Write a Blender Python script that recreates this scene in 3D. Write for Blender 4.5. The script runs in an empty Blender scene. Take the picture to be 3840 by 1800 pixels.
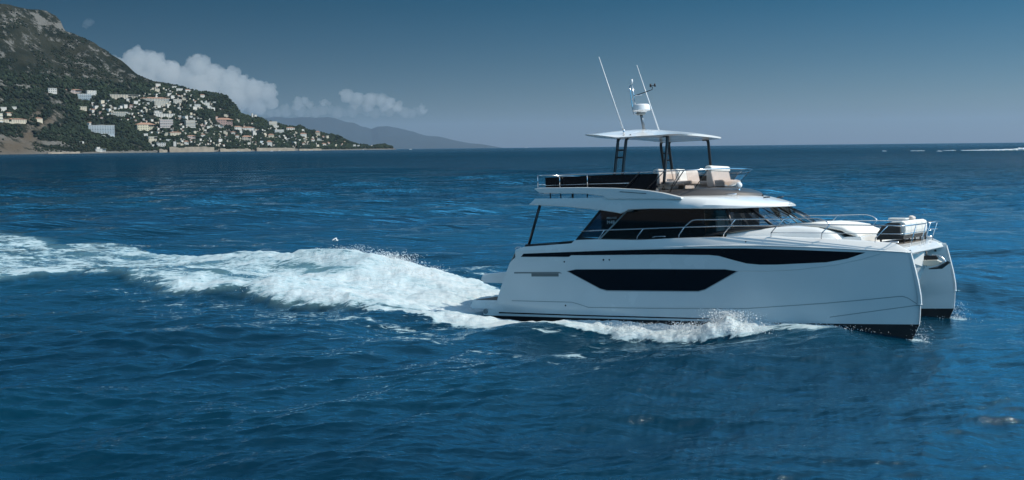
import bpy, bmesh, math, random
import numpy as np
from mathutils import Vector, Matrix
random.seed(7); RNG = np.random.default_rng(7)
sc = bpy.context.scene
COL = sc.collection

# ------------------------------------------------------------------ camera
EYE = np.array([0.0, 0.0, 5.5])
FOC = 3800.0                       # focal length in units of a 3840 wide frame
CAMR = np.array([[0.9999432824813879, 0.010650437566012692, 0.0],
                 [-0.0009786111412328532, 0.09187938343115301, 0.9957696627335789],
                 [-0.010605382623073497, 0.9957131851491993, -0.09188459489737429]])   # right, up, forward
cam = bpy.data.cameras.new('camera')
cam.sensor_width = 36.0
cam.lens = 36.0 * FOC / 3840.0
cam.clip_start = 0.5
cam.clip_end = 90000.0
camo = bpy.data.objects.new('camera', cam)
COL.objects.link(camo)
camo.matrix_world = Matrix([[CAMR[0][0], CAMR[0][1], -CAMR[0][2], EYE[0]],
                            [CAMR[1][0], CAMR[1][1], -CAMR[1][2], EYE[1]],
                            [CAMR[2][0], CAMR[2][1], -CAMR[2][2], EYE[2]], [0, 0, 0, 1]])
sc.camera = camo

# ------------------------------------------------------------------ light
SUN_AZ, SUN_EL = math.radians(102), math.radians(49)      # azimuth from +Y towards +X
SUN_DIR = Vector((math.sin(SUN_AZ) * math.cos(SUN_EL), math.cos(SUN_AZ) * math.cos(SUN_EL), math.sin(SUN_EL)))
w = bpy.data.worlds.new('World'); sc.world = w; w.use_nodes = True
nt = w.node_tree; nt.nodes.clear()
wo = nt.nodes.new('ShaderNodeOutputWorld'); bg = nt.nodes.new('ShaderNodeBackground')
sky = nt.nodes.new('ShaderNodeTexSky'); sky.sky_type = 'NISHITA'; sky.sun_disc = False
sky.sun_elevation = SUN_EL; sky.sun_rotation = SUN_AZ
sky.altitude = 0; sky.air_density = 1.0; sky.dust_density = 0.4; sky.ozone_density = 2.0
SKY_STEPS = [(-1.0, (0.30, 0.46, 0.80)), (0.0, (0.26, 0.345, 0.55)), (0.035, (0.23, 0.325, 0.45)), (0.08, (0.135, 0.265, 0.37)), (0.14, (0.030, 0.205, 0.30)),
             (0.20, (0.04, 0.45, 0.66)), (0.29, (0.36, 1.35, 1.55)), (0.46, (0.9, 2.15, 2.25)), (0.6, (1.6, 2.1, 2.0)), (1.0, (1.7, 1.6, 1.15))]      # grade of the sky by height
gtc = nt.nodes.new('ShaderNodeTexCoord'); gsx = nt.nodes.new('ShaderNodeSeparateXYZ'); nt.links.new(gtc.outputs['Generated'], gsx.inputs[0])
gmr = nt.nodes.new('ShaderNodeMapRange'); gmr.inputs[1].default_value = -1; gmr.inputs[2].default_value = 1; nt.links.new(gsx.outputs[2], gmr.inputs[0])
grp = nt.nodes.new('ShaderNodeValToRGB'); grp.color_ramp.interpolation = 'LINEAR'
while len(grp.color_ramp.elements) < len(SKY_STEPS): grp.color_ramp.elements.new(0.5)
for e_, (z_, c_) in zip(grp.color_ramp.elements, SKY_STEPS): e_.position = (z_ + 1) / 2; e_.color = tuple(v / 2 for v in c_) + (1,)
nt.links.new(gmr.outputs[0], grp.inputs[0])
gaz = nt.nodes.new('ShaderNodeMapRange'); gaz.inputs[1].default_value = -0.55; gaz.inputs[2].default_value = 0.5; gaz.inputs[3].default_value = 0.95; gaz.inputs[4].default_value = 2.65
nt.links.new(gsx.outputs[0], gaz.inputs[0])
t1 = nt.nodes.new('ShaderNodeVectorMath'); t1.operation = 'MULTIPLY'; nt.links.new(sky.outputs[0], t1.inputs[0]); nt.links.new(grp.outputs[0], t1.inputs[1])
t2 = nt.nodes.new('ShaderNodeVectorMath'); t2.operation = 'SCALE'; nt.links.new(t1.outputs[0], t2.inputs[0]); nt.links.new(gaz.outputs[0], t2.inputs['Scale'])
gby = nt.nodes.new('ShaderNodeMapRange'); gby.inputs[1].default_value = -0.55; gby.inputs[2].default_value = 0.05; nt.links.new(gsx.outputs[1], gby.inputs[0])  # extra sky brightness behind the camera, added to fill the shaded hull side
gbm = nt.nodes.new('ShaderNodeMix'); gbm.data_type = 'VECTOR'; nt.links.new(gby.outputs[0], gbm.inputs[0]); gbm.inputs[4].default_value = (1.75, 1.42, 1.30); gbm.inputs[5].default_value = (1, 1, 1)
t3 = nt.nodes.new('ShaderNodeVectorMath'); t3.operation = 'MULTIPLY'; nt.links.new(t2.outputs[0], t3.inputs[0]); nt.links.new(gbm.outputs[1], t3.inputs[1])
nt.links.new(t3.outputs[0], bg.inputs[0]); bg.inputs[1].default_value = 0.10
nt.links.new(bg.outputs[0], wo.inputs[0])
sl = bpy.data.lights.new('sun', 'SUN'); sl.energy = 4.05; sl.angle = math.radians(0.53); sl.color = (1.0, 0.90, 0.76)
so = bpy.data.objects.new('sun', sl); COL.objects.link(so)
so.rotation_mode = 'QUATERNION'; so.rotation_quaternion = SUN_DIR.to_track_quat('Z', 'Y')
sc.view_settings.view_transform = 'Standard'; sc.view_settings.look = 'None'
sc.view_settings.exposure = 0.0; sc.view_settings.gamma = 1.0
sc.render.engine = 'CYCLES'
cy = sc.cycles
cy.max_bounces = 8; cy.diffuse_bounces = 3; cy.glossy_bounces = 3; cy.transmission_bounces = 6
cy.transparent_max_bounces = 16; cy.volume_bounces = 4; cy.caustics_reflective = False; cy.caustics_refractive = False
cy.use_denoising = True

# ------------------------------------------------------------------ helpers
def tag(o, label=None, cat=None, group=None, kind=None):
    if label: o['label'] = label
    if cat: o['category'] = cat
    if group: o['group'] = group
    if kind: o['kind'] = kind
    return o
def empty(name, loc=(0, 0, 0), parent=None):
    o = bpy.data.objects.new(name, None); COL.objects.link(o); o.location = loc
    if parent is not None: o.parent = parent
    return o
def mesh_obj(name, V, F, m=None, parent=None, smooth=False, attrs=None):
    me = bpy.data.meshes.new(name)
    me.from_pydata([tuple(map(float, v)) for v in V], [], [tuple(map(int, f)) for f in F])
    if smooth: me.polygons.foreach_set('use_smooth', [True] * len(me.polygons))
    if attrs:
        for k, a in attrs.items():
            at = me.attributes.new(k, 'FLOAT', 'POINT'); at.data.foreach_set('value', np.asarray(a, np.float32))
    me.update()
    o = bpy.data.objects.new(name, me); COL.objects.link(o)
    if m: me.materials.append(m)
    if parent is not None: o.parent = parent
    return o
def np_obj(name, V, Q, m, smooth=True, attrs=None, parent=None):
    """big mesh from numpy arrays; Q is (n,k)"""
    me = bpy.data.meshes.new(name)
    V = np.asarray(V, np.float32); Q = np.asarray(Q, np.int32); n, k = Q.shape
    me.vertices.add(len(V)); me.vertices.foreach_set('co', V.ravel())
    me.loops.add(n * k); me.loops.foreach_set('vertex_index', Q.ravel())
    me.polygons.add(n); me.polygons.foreach_set('loop_start', np.arange(0, n * k, k, dtype=np.int32))
    me.polygons.foreach_set('loop_total', np.full(n, k, np.int32))
    me.polygons.foreach_set('use_smooth', np.full(n, smooth, bool))
    if attrs:
        for kk, a in attrs.items():
            at = me.attributes.new(kk, 'FLOAT', 'POINT'); at.data.foreach_set('value', np.asarray(a, np.float32).ravel())
    me.update(calc_edges=True); me.validate()
    o = bpy.data.objects.new(name, me); COL.objects.link(o); me.materials.append(m)
    if parent is not None: o.parent = parent
    return o
def grid_faces(nr, nc, wrap=False):
    i = np.arange(nr - 1)[:, None]; j = np.arange(nc if wrap else nc - 1)[None, :]
    j2 = (j + 1) % nc
    a = i * nc + j; b = i * nc + j2; c = (i + 1) * nc + j2; d = (i + 1) * nc + j
    return np.stack([a, b, c, d], -1).reshape(-1, 4)
def hash2(ix, iy, seed):
    h = (ix.astype(np.int64) * 374761393 + iy.astype(np.int64) * 668265263 + seed * 974711) & 0xffffffff
    h = ((h ^ (h >> 13)) * 1274126177) & 0xffffffff
    return ((h ^ (h >> 16)) & 0xffff) / 65535.0
def vnoise(x, y, seed=0):
    ix = np.floor(x); iy = np.floor(y); fx = x - ix; fy = y - iy
    fx = fx * fx * (3 - 2 * fx); fy = fy * fy * (3 - 2 * fy)
    a = hash2(ix, iy, seed); b = hash2(ix + 1, iy, seed); c = hash2(ix, iy + 1, seed); d = hash2(ix + 1, iy + 1, seed)
    return (a * (1 - fx) + b * fx) * (1 - fy) + (c * (1 - fx) + d * fx) * fy
def fbm(x, y, octs=5, seed=0, gain=0.5):
    s = 0; a = 1; t = 0
    for k in range(octs):
        s = s + a * (vnoise(x, y, seed + k * 17) - 0.5); t += a; a *= gain; x = x * 2.03 + 11.3; y = y * 2.03 + 7.7
    return s / t * 2
def sstep(a, b, x):
    t = np.clip((x - a) / (b - a), 0, 1); return t * t * (3 - 2 * t)

def mat(name, col=(0.8, 0.8, 0.8), rough=0.5, metal=0.0, spec=0.5, coat=0.0, noise=None):
    m = bpy.data.materials.new(name); m.use_nodes = True
    b = m.node_tree.nodes['Principled BSDF']
    b.inputs['Base Color'].default_value = (*col, 1); b.inputs['Roughness'].default_value = rough
    b.inputs['Metallic'].default_value = metal; b.inputs['Specular IOR Level'].default_value = spec
    b.inputs['Coat Weight'].default_value = coat
    if noise:          # (scale, amount): slight variation of the colour over the surface
        N = m.node_tree.nodes; L = m.node_tree.links
        tc = N.new('ShaderNodeTexCoord'); n = N.new('ShaderNodeTexNoise'); n.inputs['Scale'].default_value = noise[0]
        n.inputs['Detail'].default_value = 6
        L.new(tc.outputs['Object'], n.inputs['Vector'])
        r = N.new('ShaderNodeMapRange'); r.inputs[1].default_value = 0.3; r.inputs[2].default_value = 0.7
        r.inputs[3].default_value = 1 - noise[1]; r.inputs[4].default_value = 1 + noise[1]
        L.new(n.outputs[0], r.inputs[0])
        mx = N.new('ShaderNodeMix'); mx.data_type = 'RGBA'; mx.blend_type = 'MULTIPLY'; mx.inputs[0].default_value = 1
        mx.inputs[6].default_value = (*col, 1); L.new(r.outputs[0], mx.inputs[7]); L.new(mx.outputs[2], b.inputs['Base Color'])
        r2 = N.new('ShaderNodeMapRange'); r2.inputs[1].default_value = 0.3; r2.inputs[2].default_value = 0.7
        r2.inputs[3].default_value = max(0.02, rough - 0.08); r2.inputs[4].default_value = rough + 0.08
        L.new(n.outputs[0], r2.inputs[0]); L.new(r2.outputs[0], b.inputs['Roughness'])
    return m

# boat placement: boat axes X forward, Y port, Z up (the yacht rides bow up at speed)
BM = np.array([[0.8230062766392408, 0.5669524085373953, -0.03500907119676509],
               [-0.5636278276528166, 0.8227324994792976, 0.07372181628198456],
               [0.07059986195298573, -0.040941430778542766, 0.996664165473017]])
BO = np.array([0.14545734, 37.12193270, -0.61032535])
HD = BM[:, 0] * [1, 1, 0]; HD = HD / np.linalg.norm(HD)
LT = np.array([-HD[1], HD[0], 0.0])
REARTH = 6.371e6
def ray(px, py):
    return CAMR @ np.array([(px - 1920) / FOC, (900 - py) / FOC, 1.0])

# ------------------------------------------------------------------ sea
def wave_components():
    rs = np.random.default_rng(11); out = []
    lam = np.geomspace(0.13, 16.0, 190)
    for L in lam:
        th = math.radians(-76) + rs.normal(0, 0.34) + (0.9 if rs.random() < 0.15 else 0)
        if L > 5: th = math.radians(-62) + rs.normal(0, 0.30)
        st = 0.044 if L < 1.0 else (0.025 if L < 3.5 else 0.031)
        k = 2 * math.pi / L
        out.append((k * math.cos(th), k * math.sin(th), st / k * rs.uniform(0.5, 1.35), rs.uniform(0, 6.283), L, math.cos(th), math.sin(th)))
    return out
WAVES = wave_components()
def boat_level(s, t):
    """water level close to the running hulls: s forward of the boat origin, t to port"""
    L = np.interp(s, [-8, -3, 1, 3, 6, 9, 10.3, 11.5, 12.6, 13.4, 14.7, 17, 20], [0, -0.22, -0.38, -0.36, -0.14, 0.16, 0.36, 0.46, 0.42, 0.24, 0.10, 0.02, 0])
    out = np.exp(-np.maximum(np.abs(t) - 3.1, 0) / 1.9)
    return L * out
def poly_mask(s, t, P, soft):
    """signed soft inside test of polygon P"""
    P = np.array(P, float); n = len(P)
    d = np.full(s.shape, 1e9); ins = np.zeros(s.shape, bool)
    for i in range(n):
        ax, ay = P[i]; bx, by = P[(i + 1) % n]
        ex, ey = bx - ax, by - ay
        u = np.clip(((s - ax) * ex + (t - ay) * ey) / (ex * ex + ey * ey + 1e-9), 0, 1)
        d = np.minimum(d, np.hypot(s - ax - u * ex, t - ay - u * ey))
        c = ((ay > t) != (by > t)) & (s < (bx - ax) * (t - ay) / (by - ay + 1e-12) + ax)
        ins ^= c
    return sstep(-soft, soft, np.where(ins, d, -d))
# (distance aft of the boat origin, distance to port)
WAKE = [(-2.5, 2.6), (1, 2.6), (4, 2.5), (7.5, 2.6), (10.5, 3.3), (13.5, 3.5), (16, 2.6), (18, 2.2), (21, 2.3), (25.5, 2.6), (31, 3.5), (39, 4.9), (48, 6.5), (75, 12),
        (75, -8), (48, -8), (30, -8.2), (24, -8.2), (21, -7.5), (19.3, -6.0), (16.5, -5.1), (14, -5.7), (11.2, -6.6), (9.5, -6.2), (8.5, -5.5), (6, -5.6), (3.5, -5.3), (1.4, -5.0), (-1, -3.6)]
def sea_fields(x, y, spacing):
    rx, ry = x - BO[0], y - BO[1]
    s = rx * HD[0] + ry * HD[1]; t = rx * LT[0] + ry * LT[1]
    a = -s                                            # aft distance
    near = (np.abs(s) < 120) & (np.abs(t) < 60)
    foam = np.zeros_like(x); aer = np.zeros_like(x); lift = np.zeros_like(x)
    S, T, A = s[near], t[near], a[near]
    wob = fbm(S * 0.55, T * 0.55, 4, 3); wob2 = fbm(S * 1.9, T * 1.9, 3, 9)
    Aw, Tw = A + wob * 0.9, T + wob * 0.7 + wob2 * 0.25
    core = poly_mask(Aw, Tw, WAKE, 0.65)
    fr = poly_mask(Aw, Tw, WAKE, 2.6)
    f = core * (np.interp(A, [0, 5, 9, 16, 30], [0.98, 0.92, 0.82, 0.66, 0.57]) + np.interp(A, [0, 9, 16], [0.08, 0.30, 0.36]) * (fbm(S * 0.5, T * 1.5, 4, 61)) )
    f = np.maximum(f, fr * (0.50 + 0.25 * fbm(S * 0.4, T * 1.6, 4, 91)))
    # sparse foam to starboard, also painting white reflection streaks; foam on the port edge
    sp = poly_mask(Aw, Tw, [(9, -6), (3, -6), (-2, -5.6), (-6, -6.5), (-11, -9), (-12, -10.5), (-7, -10.5), (-1, -9.2), (5, -8.6), (12, -8.4), (18, -8.5), (16, -6)], 1.6)
    streak = fbm(S * 0.35 + T * 0.2, T * 2.2 - S * 0.25, 4, 21)
    f = np.maximum(f, sp * np.minimum(0.37 + 0.42 * streak, 0.56))
    pt = poly_mask(Aw, Tw, [(-1, 3), (0.5, 5.0), (4, 6.2), (9, 7.2), (11.5, 7.4), (14, 5), (9, 3.2)], 0.9)
    f = np.maximum(f, pt * (0.46 + 0.2 * wob2))
    # gaps inside the wake
    gap = sstep(0.15, 0.5, fbm(A * 0.22 + 3, T * 1.1, 4, 33)) * sstep(13, 24, A)
    f = f - gap * 0.42 * core
    # translucent green face of the breaking crest
    g = np.exp(-(((A - 9.3) / 2.0) ** 2 + ((T + 1.0) / 0.62) ** 2) ** 1.5)
    f = f - 0.40 * g * (1 + 0.5 * wob2)
    g2 = np.exp(-((T + 3.0 + 0.03 * (A - 12)) / 0.30) ** 2) * sstep(8, 11, A) * (1 - sstep(15, 19, A))
    f = f - 0.35 * g2
    # foam along the starboard hull and the splash where the bow wave breaks
    Sx = S + 0.12 * wob2
    d = -T - np.interp(S, [0, 7, 10, 12, 13.5, 14.6], [3.05, 3.0, 2.92, 2.82, 2.62, 2.35])
    wd = np.interp(S, [-3, -1, 1, 3, 5, 7.3, 9.6, 10.3, 11.0, 12.5, 14], [0.15, 0.5, 1.4, 1.6, 1.5, 1.3, 1.15, 0.95, 0.65, 0.55, 0.35]) * (1 + 0.5 * wob + 0.35 * wob2)
    off = np.interp(S, [-3, 0, 2, 4.5, 14], [2.6, 1.5, 0.75, 0.05, 0.0])
    inb = sstep(-0.3, 0.02, d - off) * (1 - sstep(0.75, 1.15, (d - off) / np.maximum(wd, 0.02))) * sstep(-4, -2.0, S) * (1 - sstep(12.2, 13.8, S))
    f = np.maximum(f, inb * np.interp(S, [-4, 1, 10, 11, 12.4, 13.6], [0.7, 1, 1, 0.80, 0.72, 0.5]))
    fr2 = sstep(-0.3, 0, d - off) * (1 - sstep(0.2, 1.6, (d - off) - wd)) * sstep(-4, -2, S) * (1 - sstep(10.6, 11.6, S))
    f = np.maximum(f, fr2 * 0.42)
    crest = inb * np.exp(-((d - off - 0.35 * wd) / (0.5 * wd + 0.05)) ** 2)
    lift_n = crest * np.interp(S, [-3, 2, 6, 8.8, 9.7, 10.5, 12], [0.02, 0.05, 0.12, 0.18, 0.42, 0.08, 0.0])
    # a little foam at each stem and along the port hull
    d2 = T - 3.0
    f = np.maximum(f, sstep(-0.1, 0.05, d2) * (1 - sstep(0.5, 0.9, d2)) * sstep(-2, 0, S) * (1 - sstep(9, 12, S)) * 0.9)
    for tt in (-2.29, 2.29):
        f = np.maximum(f, np.exp(-(((S - 14.7) / 0.5) ** 2 + ((T - tt) / 0.32) ** 2)) * 0.66)
    # heights in the wake
    lf = 0.80 * np.exp(-(((A - 9.6) / 3.6) ** 2 + ((T - 0.9 + 0.05 * (A - 9)) / 1.45) ** 2))
    lf += 0.52 * np.exp(-(((A - 15.2) / 3.0) ** 2 + ((T - 0.6) / 1.9) ** 2))
    lf += 0.30 * core * sstep(0.5, 3, A) * (1 - sstep(20, 40, A))
    lf += 0.22 * np.exp(-(((A - 6) / 7) ** 2 + ((T + 4.3) / 1.2) ** 2))
    lf -= 0.28 * np.exp(-(((A - 19) / 6) ** 2 + ((T + 9.3) / 2.2) ** 2))
    lf -= 0.20 * np.exp(-(((A + 1.5) / 3) ** 2 + ((T + 7.5) / 1.6) ** 2))
    lf += 0.16 * np.exp(-(((A + 4) / 6) ** 2 + ((T + 9.6 + 0.25 * A) / 1.2) ** 2))
    turb = fbm(S * 1.3, T * 1.3, 4, 41, 0.5); turb2 = np.abs(fbm(S * 3.4, T * 3.4, 3, 51, 0.5))
    fm = np.clip(f, 0, 1)
    lf += fm * (0.20 * turb + 0.05 * turb2) * np.interp(A, [-2, 0, 20, 60], [0.25, 0.9, 0.8, 0.4])
    lf += lift_n * (1 + 1.0 * turb + 0.4 * turb2)
    lf += boat_level(S, T)
    foam[near] = f; lift[near] = lf
    aer[near] = np.clip(poly_mask(Aw, Tw, WAKE, 0.5) * (0.65 + 0.3 * wob) + 0.6 * g, 0, 1) * np.interp(A, [0, 30, 70], [1, 0.8, 0.4])
    # far speed boat wake close to the right horizon
    return foam, aer, lift
def sea_height_basic(x, y):
    z = 0
    for kx, ky, amp, ph, L, cx, cyy in WAVES: z = z + amp * np.sin(kx * x + ky * y + ph)
    return z
def calm(x, y):
    s = (x - BO[0]) * HD[0] + (y - BO[1]) * HD[1]; t = (x - BO[0]) * LT[0] + (y - BO[1]) * LT[1]
    return 1 - 0.75 * np.exp(-((np.maximum(np.abs(t) - 2.5, 0)) / 1.2) ** 2) * sstep(-2, 1, s) * (1 - sstep(14, 18, s))

def build_sea():
    az = np.concatenate([np.arange(-180, -35, 1.5), np.arange(-35, 35, 0.047), np.arange(35, 180, 1.5)])
    az = np.radians(az)
    fy = 1013.0
    ypix = np.concatenate([np.arange(345, 40, -0.62), np.arange(40, 8, -0.4), np.arange(8, 0.75, -0.12)])
    r = np.concatenate([[0.3, 2, 4, 6, 8, 10, 12, 14, 15], fy * 5.5 / ypix, [8200, 9500, 12000, 16000, 22000, 30000, 42000]])
    sp = np.gradient(r)
    R, A = np.meshgrid(r, az, indexing='ij'); SP = np.repeat(sp[:, None], len(az), 1)
    x = R * np.sin(A); y = R * np.cos(A)
    foam, aer, lift = sea_fields(x, y, SP)
    dx = np.zeros_like(x); dy = np.zeros_like(x); z = np.zeros_like(x)
    cm = calm(x, y)
    fmc = 1 - 0.5 * np.clip(foam, 0, 1)
    rr = r
    for kx, ky, amp, ph, L, cx, cyy in WAVES:
        wgt = sstep(1.6, 3.2, L / sp)
        nmax = np.nonzero(wgt > 0)[0]
        if len(nmax) == 0: continue
        n0 = nmax[-1] + 1
        P = kx * x[:n0] + ky * y[:n0] + ph
        wv = wgt[:n0, None]
        sn = np.sin(P); cs = np.cos(P)
        z[:n0] += amp * wv * sn
        dx[:n0] += 0.6 * amp * wv * cs * cx; dy[:n0] += 0.6 * amp * wv * cs * cyy
    # wind patches modulate the ripples
    gust = np.minimum(0.85 + 0.6 * fbm(x * 0.03, y * 0.05, 3, 77), 0.98)
    z = z * cm * fmc * gust + lift
    x2 = x + dx * cm * fmc * gust; y2 = y + dy * cm * fmc * gust
    z -= R * R / (2 * REARTH)
    V = np.stack([x2, y2, z], -1).reshape(-1, 3)
    Q = grid_faces(len(r), len(az), True)
    o = np_obj('sea', V, Q, M_SEA, True, {'foam': foam, 'aer': aer})
    tag(o, 'deep blue rippled sea surface with white wake foam', 'sea', kind='structure')
    return o

def sea_material():
    m = bpy.data.materials.new('sea_water'); m.use_nodes = True
    N = m.node_tree.nodes; L = m.node_tree.links
    b = N['Principled BSDF']; out = N['Material Output']
    geo = N.new('ShaderNodeNewGeometry')
    def attr(n):
        a = N.new('ShaderNodeAttribute'); a.attribute_name = n; return a.outputs['Fac']
    def noise(scale, detail, vec=None, rough=0.55, sx=1, sy=1, rot=0):
        mp = N.new('ShaderNodeMapping'); mp.inputs['Scale'].default_value = (sx, sy, 1); mp.inputs['Rotation'].default_value = (0, 0, rot)
        L.new(geo.outputs['Position'], mp.inputs['Vector'])
        n = N.new('ShaderNodeTexNoise'); n.inputs['Scale'].default_value = scale; n.inputs['Detail'].default_value = detail
        n.inputs['Roughness'].default_value = rough
        L.new(mp.outputs[0], n.inputs['Vector']); return n.outputs[0]
    def math_(op, a, b_, c=None, clamp=False):
        n = N.new('ShaderNodeMath'); n.operation = op; n.use_clamp = clamp
        for i, v in enumerate((a, b_, c)):
            if v is None: continue
            if isinstance(v, (int, float)): n.inputs[i].default_value = v
            else: L.new(v, n.inputs[i])
        return n.outputs[0]
    foam = attr('foam'); aer = attr('aer')
    # foam pattern: mask plus lacy noise
    n1 = noise(1.4, 8, rough=0.72, sx=0.38, sy=1.5, rot=0.6); n2 = noise(5.5, 6, rough=0.68, sx=0.5, sy=1.5, rot=0.6)
    nn = math_('ADD', math_('MULTIPLY', n1, 0.55), math_('MULTIPLY', n2, 0.45))
    ff = math_('ADD', foam, math_('MULTIPLY', math_('SUBTRACT', nn, 0.5), 2.3))
    rg = N.new('ShaderNodeMapRange'); rg.interpolation_type = 'SMOOTHSTEP'
    rg.inputs[1].default_value = 0.50; rg.inputs[2].default_value = 0.72
    L.new(ff, rg.inputs[0])
    has = N.new('ShaderNodeMapRange'); has.inputs[1].default_value = 0.05; has.inputs[2].default_value = 0.25; L.new(foam, has.inputs[0])
    fmask = math_('MULTIPLY', rg.outputs[0], has.outputs[0])
    # water body colour, slow patches
    pn = noise(0.045, 4, sx=0.5, sy=1.4, rot=0.2)
    ramp = N.new('ShaderNodeMix'); ramp.data_type = 'RGBA'
    mr = N.new('ShaderNodeMapRange'); mr.inputs[1].default_value = 0.35; mr.inputs[2].default_value = 0.65; L.new(pn, mr.inputs[0])
    L.new(mr.outputs[0], ramp.inputs[0]); ramp.inputs[6].default_value = (0.0001, 0.017, 0.037, 1); ramp.inputs[7].default_value = (0.0002, 0.034, 0.064, 1)
    ax = N.new('ShaderNodeMix'); ax.data_type = 'RGBA'; L.new(math_('MULTIPLY', aer, 0.9), ax.inputs[0])
    L.new(ramp.outputs[2], ax.inputs[6]); ax.inputs[7].default_value = (0.13, 0.25, 0.28, 1)
    
    b.inputs['IOR'].default_value = 1.333
    dif = N.new('ShaderNodeBsdfDiffuse'); glo = N.new('ShaderNodeBsdfGlossy'); fre = N.new('ShaderNodeFresnel'); fre.inputs['IOR'].default_value = 1.333
    glo.inputs['Color'].default_value = (0.76, 0.92, 1.0, 1); wmix = N.new('ShaderNodeMixShader')
    # fine ripples
    h1 = noise(2.6, 6, sx=0.5, sy=1.6, rot=0.22, rough=0.62); h2 = noise(0.16, 5, sx=0.35, sy=1.7, rot=0.12, rough=0.65)
    hh = noise(0.045, 5, sx=0.45, sy=1.8, rot=0.1, rough=0.62)
    cd = N.new('ShaderNodeVectorMath'); cd.operation = 'LENGTH'; L.new(geo.outputs['Position'], cd.inputs[0])
    far1 = N.new('ShaderNodeMapRange'); far1.inputs[1].default_value = 35; far1.inputs[2].default_value = 220
    far1.inputs[3].default_value = 0.0; far1.inputs[4].default_value = 1.0; L.new(cd.outputs['Value'], far1.inputs[0])
    frr = N.new('ShaderNodeMapRange'); frr.inputs[1].default_value = 60; frr.inputs[2].default_value = 1500; frr.inputs[3].default_value = 0.03; frr.inputs[4].default_value = 0.30
    L.new(cd.outputs['Value'], frr.inputs[0]); fsp = N.new('ShaderNodeMapRange'); fsp.inputs[1].default_value = 50; fsp.inputs[2].default_value = 600; fsp.inputs[3].default_value = 1.25; fsp.inputs[4].default_value = 0.62; L.new(cd.outputs['Value'], fsp.inputs[0]); L.new(math_('MULTIPLY', fre.outputs[0], fsp.outputs[0], clamp=True), wmix.inputs[0]); L.new(dif.outputs[0], wmix.inputs[1]); L.new(glo.outputs[0], wmix.inputs[2]); L.new(frr.outputs[0], glo.inputs['Roughness']); L.new(ax.outputs[2], dif.inputs['Color'])
    hs = math_('ADD', math_('MULTIPLY', h1, 0.05), math_('MULTIPLY', math_('MULTIPLY', h2, far1.outputs[0]), 3.2))
    hs = math_('ADD', hs, math_('MULTIPLY', math_('MULTIPLY', hh, far1.outputs[0]), 4.0))
    bp_ = N.new('ShaderNodeBump'); bp_.inputs['Strength'].default_value = 1.0; bp_.inputs['Distance'].default_value = 1.0
    L.new(hs, bp_.inputs['Height']); [L.new(bp_.outputs[0], q.inputs['Normal']) for q in (dif, glo, fre)]
    # foam shader
    fo = N.new('ShaderNodeBsdfPrincipled'); fo.inputs['Roughness'].default_value = 0.85; fo.inputs['Specular IOR Level'].default_value = 0.25
    fc = N.new('ShaderNodeMix'); fc.data_type = 'RGBA'
    fr2 = N.new('ShaderNodeMapRange'); fr2.inputs[1].default_value = 0.6; fr2.inputs[2].default_value = 1.45; L.new(ff, fr2.inputs[0])
    L.new(fr2.outputs[0], fc.inputs[0]); fc.inputs[6].default_value = (0.36, 0.52, 0.58, 1); fc.inputs[7].default_value = (0.76, 0.78, 0.79, 1)
    L.new(fc.outputs[2], fo.inputs['Base Color'])
    b2 = N.new('ShaderNodeBump'); b2.inputs['Strength'].default_value = 0.75; b2.inputs['Distance'].default_value = 0.12
    L.new(n2, b2.inputs['Height']); L.new(b2.outputs[0], fo.inputs['Normal'])
    mx = N.new('ShaderNodeMixShader'); L.new(fmask, mx.inputs[0]); L.new(wmix.outputs[0], mx.inputs[1]); L.new(fo.outputs[0], mx.inputs[2]); N.remove(b)
    L.new(mx.outputs[0], out.inputs['Surface'])
    return m
M_SEA = sea_material()
SEA = build_sea()

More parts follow.
